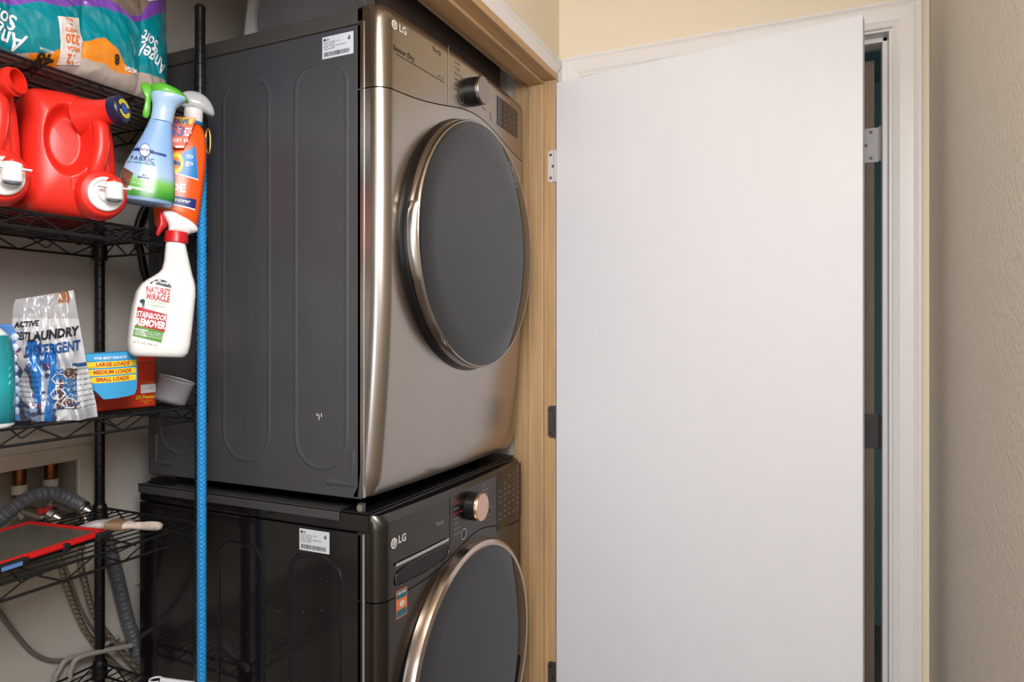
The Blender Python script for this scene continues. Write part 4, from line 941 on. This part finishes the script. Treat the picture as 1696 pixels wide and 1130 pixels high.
def pouch_col(x, zz):
    n1 = noise.noise(Vector((x*.05, zz*.03, 1))); n2 = noise.noise(Vector((x*.12+3, zz*.1, 6)))
    if zz > 166: c = (176, 176, 180)
    elif zz > 100: c = (206, 206, 210)
    else: c = (186, 190, 200)
    if zz > 192 and 2 < x < 18: c = (150, 104, 74)
    if x < -20 and zz < 130:
        if abs(x+30-(100-zz)*.12) < 7 and zz > 30: c = (34, 112, 190)
        elif n1 > .12: c = (70, 74, 96)
        elif n2 > .18: c = (110, 66, 100)
        if zz < 22: c = (60, 64, 84) if n2 > 0 else (120, 140, 170)
    elif x < 0:
        if abs(x+6+(60-zz)*.10) < 5 and zz < 125: c = (36, 118, 196)
        elif zz < 90 and n2 > .15: c = (60, 70, 110)
        elif 92 < zz < 112: c = (24, 92, 168)
        elif 84 < zz < 92: c = (90, 40, 80)
        elif zz < 50: c = (196, 200, 208)
    else:
        if x > 20+(60-zz)*-.12 and zz < 120: c = (214, 218, 224)
        if x < 28 and zz < 84: c = (54, 116, 176) if n1 > .0 else (96, 70, 62)
        if zz < 18: c = (196, 200, 206)
        if x > 22 and 86 < zz < 92: c = (30, 90, 150)
        if x < 26 and 20 < zz < 90 and abs(n2) < .05: c = (226, 228, 232)
    return c
mb = MB(); NU, NV = 80, 140; cols = []
for side in (0, 1):
    for j in range(NV+1):
        for i in range(NU+1):
            X, Y, Z, px, pz = pouch_pt(i/NU, j/NV)
            if side: Y = -Y*.6+.001
            mb.v.append((X, Y, Z)); cols.append(lin(pouch_col(px, pz)))
    o_ = side*(NU+1)*(NV+1)
    for j in range(NV):
        for i in range(NU): a = o_+j*(NU+1)+i; mb.f.append((a, a+1, a+NU+2, a+NU+1))
mb.c = cols
mb.build('pouch_film', mat('foil pouch', (255, 255, 255), .25, vcol=True, metal=.15, coat=.5), po, smooth=70)
def pmap(off=.0016):
    def f(u, v):                                  # metres in x, z
        zz = v/kp; xl = pl_interp(LEFT, zz); xr = pl_interp(RIGHT, zz); uu = (u/kp-xl)/(xr-xl); tz = TOPL+(TOPR-TOPL)*uu
        p = pouch_pt(uu, min(.999, zz/tz)); return (u, p[1]-off, v)
    return f
pm = pmap()
text_mb('ACTIVE', .013, pm, -.043, .1655, bold=.0005, shear=.25, sx=.8, rot=R(6)).build('lettering', ink, po)
text_mb('LAUNDRY', .0215, pm, -.006, .148, bold=.0010, shear=.3, rot=R(9), sx=.74, sub=1).build('lettering', ink, po)
text_mb('BEST', .018, pm, -.050, .145, bold=.0006, shear=.3, sx=.45).build('lettering', ink, po)
text_mb('DETERGENT', .024, pm, -.006, .123, bold=.0009, shear=.25, rot=R(8), sx=.60, sub=1).build('lettering', mat('blue print', (30, 78, 140), .4), po)
txm = MB()
for i in range(9):
    m = text_mb('directions for regular loads use', .0046, pm, .040, .098-.0095*i, rot=R(6), sx=.62); txm.add(m.v, m.f)
    m = text_mb('contains no dyes keep out of reach', .0042, pm, -.040, .085-.0085*i, rot=R(-3), sx=.5); txm.add(m.v, m.f)
txm.build('lettering', ink, po, kind='stuff')
for (a, b) in ((.004, .072), (.002, .046), (.018, .030)): disc(pmap(.0022), a, b, .012, .010, .82, n=6).build('label_hexagon', pale, po)
text_mb('FRAGRANCE FREE', .005, pmap(.0022), .014, .024, rot=R(14), bold=.0002).build('lettering', MATS['blue print'], po)

# orange-red box with blue card
ob_ = thing('detergent_box', 'orange-red cardboard detergent box with torn open top, third shelf', 'box', (.846, 1.262, Z3), (0, 0, R(-3)))
ored = mat('box orange red', (214, 58, 26), .5)
wdt, dp, hg = .132, .10, .105
mb = MB().box(0, .002, 0, dp, 0, hg).box(wdt-.002, wdt, 0, dp, 0, hg).box(0, wdt, 0, .0015, 0, hg*.88).box(0, wdt, dp-.002, dp, 0, hg).box(0, wdt, 0, dp, 0, .002)
mb.build('carton', ored, ob_)
MB().box(.0, wdt, -.0025, .0, hg*.88, hg*.885).build('carton_edge', mat('card brown', (196, 170, 150), .7), ob_)
MB().add([(.004, -.0012, .030), (.055, -.0012, .022), (.055, -.0012, .09), (.004, -.0012, .095)], [(0, 1, 2, 3)]).build('bare_card', MATS['card brown'], ob_)
yl = mat('box yellow', (244, 196, 30), .5); bm_ = lambda u, v: (u, -.0016, v)
quad(bm_, [(.0, .052), (.010, .05), (.006, .07), (.0, .072)], 1, 1).build('label_patch', yl, ob_)
quad(bm_, [(.0, .012), (.008, .012), (.008, .028), (.0, .028)], 1, 1).build('label_patch', yl, ob_)
quad(bm_, [(.098, .028), (.131, .0285), (.131, .046), (.098, .0455)], 1, 1).build('label_patch', wh, ob_)
text_mb('1 = 2 loads', .0055, bm_, .114, .0495).build('lettering', yl, ob_)
text_mb('2X Power', .0098, bm_, .108, .020, bold=.0005).build('lettering', yl, ob_)
text_mb('vs. leading brand\nliquid', .0042, bm_, .110, .0105).build('lettering', yl, ob_)
text_mb('1x   +OXI', .0055, lambda u, v: (u, -.002, v), .114, .037).build('lettering', greyp, ob_)
cdm = thing('measuring_scoop_card', 'sky-blue trapezoid scoop printed with load sizes, in front of box', 'scoop', (.836, 1.200, Z3+.030), (R(4), 0, R(-26)))
kc = .00112
CO = [(a*kc, b*kc) for a, b in [(-42, 73), (-42, 64), (-28, 22), (-14, 9), (-10, 1), (-4, 0), (38, 4), (40, 10), (42, 12), (42, 72), (38, 78), (-36, 74)]]
def cmapf(off): return lambda u, v: (u, -.012*cos(u/.048*pi/2*.9)-off, v)
cb = MB(); n = len(CO); fr_ = []
D = 20; R1 = resample(CO, 60, 1); vs = []
for q in (1, .75, .5, .25, .03): vs += [cmapf(0)(x*q, .04+(zz-.04)*q) for x, zz in R1]
fs = [(i*60+k_, i*60+(k_+1) % 60, (i+1)*60+(k_+1) % 60, (i+1)*60+k_) for i in range(4) for k_ in range(60)]
bk = len(vs); vs += [(x, .014, .0+(zz-.0)*1.0) for x, zz in R1]; fs += [(k_, (k_+1) % 60, bk+(k_+1) % 60, bk+k_) for k_ in range(60)]
MB().add(vs, fs).build('scoop_body', mat('sky blue card', (58, 158, 214), .4), cdm, smooth=50)
ye = mat('scoop yellow', (244, 212, 40), .45); rdp = mat('scoop red print', (190, 60, 40), .45)
for i, (zz, xl) in enumerate(((57, -36), (44.5, -32), (32.5, -27))):
    quad(cmapf(.0006), [((xl+3.5)*kc, (zz-6)*kc), (40*kc, (zz-3)*kc), (40*kc, (zz+6.5)*kc), ((xl-1)*kc, (zz+4)*kc)], 12, 1).build('label_band', ye, cdm)
    text_mb(('LARGE LOADS', 'MEDIUM LOADS', 'SMALL LOADS')[i], .0098, cmapf(.0012), 5*kc, (zz+.6)*kc, bold=.0004, rot=R(2), sx=.86).build('lettering', rdp, cdm)
text_mb('FOR BEST RESULTS', .0062, cmapf(.0012), 2*kc, 68*kc, bold=.0002, rot=R(2)).build('lettering', wh, cdm)

# clear cup
cp_ = thing('measuring_cup', 'small clear plastic measuring cup tilted on the third shelf', 'cup', (.982, 1.222, Z3+.006), (R(4), R(20), 0))
cg = mat('clear cup plastic', (226, 220, 226), .15, alpha=.11)
MB().lathe([(.001, .002), (.029, .0015), (.031, .004), (.0345, .048), (.0355, .0505), (.0345, .052), (.0335, .050), (.030, .0055), (.028, .0038), (.001, .0038)], 40, caps=False).build('cup_wall', cg, cp_, smooth=40)
MB().tube([(.0349*cos(a), .0349*sin(a), .0510) for a in [2*pi*q/40 for q in range(40)]], .0011, 6, closed=True).build('rim', mat('cup rim', (196, 196, 202), .2), cp_, smooth=60)

# ------------------------------------------------------------------ fourth shelf: tablet, brush
Z4 = SH[3]+.001
tl = thing('rugged_tablet', 'tablet in a black and red bumper case lying on the fourth shelf', 'tablet', (.877, 1.255, Z4), (0, 0, R(187)))
tw, tL = .205, .30                                 # local: x away to the left, y 
cs = MB().box(0, tL, -tw, 0, 0, .013, .006, 3).build('case', mat('rubber black', (24, 24, 26), .55), tl, smooth=40)
rdc = mat('red bumper', (206, 24, 26), .35)
MB().box(.004, tL-.004, -.012, -.003, .011, .0165, .0015).build('bumper_rail', rdc, tl)
MB().box(.004, tL-.004, -tw+.003, -tw+.010, .011, .0165, .0015).build('bumper_rail', rdc, tl)
MB().box(.003, .011, -tw+.004, -.004, .011, .0165, .0015).build('bumper_rail', rdc, tl)
for a, b in ((.035, .085), (.10, .16)): MB().box(a, b, -.0015, .0066, .0095, .0166, .0015).build('bumper_clip', rdc, tl)
for a, b in ((0, .03), (.085, .10), (.165, .22)): MB().box(a, b, -.004, .006, 0, .0155, .003).build('corner_pad', cs.data.materials[0], tl)
o = MB().box(.175, .21, .0062, .0068, .004, .011).build('side_window', mat('blue window', (92, 132, 190), .3), tl)
MB().box(.012, tL-.01, -tw+.011, -.013, .0125, .0135).build('screen', mat('dusty screen', (86, 84, 76), .22, var=.15, vscale=12), tl)
br = thing('paint_brush', 'paint-crusted brush with whitish wooden handle on the fourth shelf', 'brush', (.915, 1.300, Z4+.002), (0, 0, R(-75)))
MB().loft([(0, 0, 0, .001, .004, 2)], 8, caps=False)
def along_x(secs, n=24):
    return MB().loft(secs, n).mapv(lambda x, y, z_: (z_, y, x))
along_x([(-.062, .004, 0, .003, .016, 2.5), (-.05, .005, 0, .006, .021, 2.5), (-.03, .007, 0, .008, .022, 2.5), (0, .008, 0, .009, .020, 2.5)]).build('bristles', mat('painted bristles', (214, 206, 206), .6, var=.75, vscale=55, bump=1, bscale=120), br, smooth=50)
along_x([(-.002, .008, 0, .0095, .021, 3), (.034, .008, 0, .0095, .0195, 3)]).build('ferrule', mat('dirty ferrule', (170, 140, 116), .4, metal=.4, var=.4, vscale=60), br, smooth=40)
along_x([(.032, .008, 0, .008, .017, 2.3), (.045, .008, 0, .007, .010, 2), (.06, .008, 0, .0075, .008, 2), (.085, .009, 0, .009, .0095, 2), (.10, .009, 0, .0088, .010, 2), (.108, .009, 0, .006, .007, 2), (.110, .009, 0, .001, .001, 2)]).build('handle', mat('worn handle', (206, 192, 182), .5, var=.4, vscale=50), br, smooth=60)

# ------------------------------------------------------------------ fifth shelf: white hooked rod
hk = thing('hooked_rod', 'white plastic rod with an open hook end on the lowest shelf', 'hook', (1.0, 1.305, SH[4]+.004), (0, 0, R(-70)))
wr = mat('white hook', (228, 228, 236), .3)
MB().tube([(.016+.013*cos(a), 0+.011*sin(a), .012) for a in [R(-40-270*q/20) for q in range(21)]], .0022, 8).build('hook', wr, hk, smooth=60)
MB().tube([(.026, 0, .012), (.036, 0, .011), (.10, 0, .006), (.16, 0, .006)], lambda t_: .0035+.0022*min(1, t_*6), 10, smooth=6).build('rod', wr, hk, smooth=60)
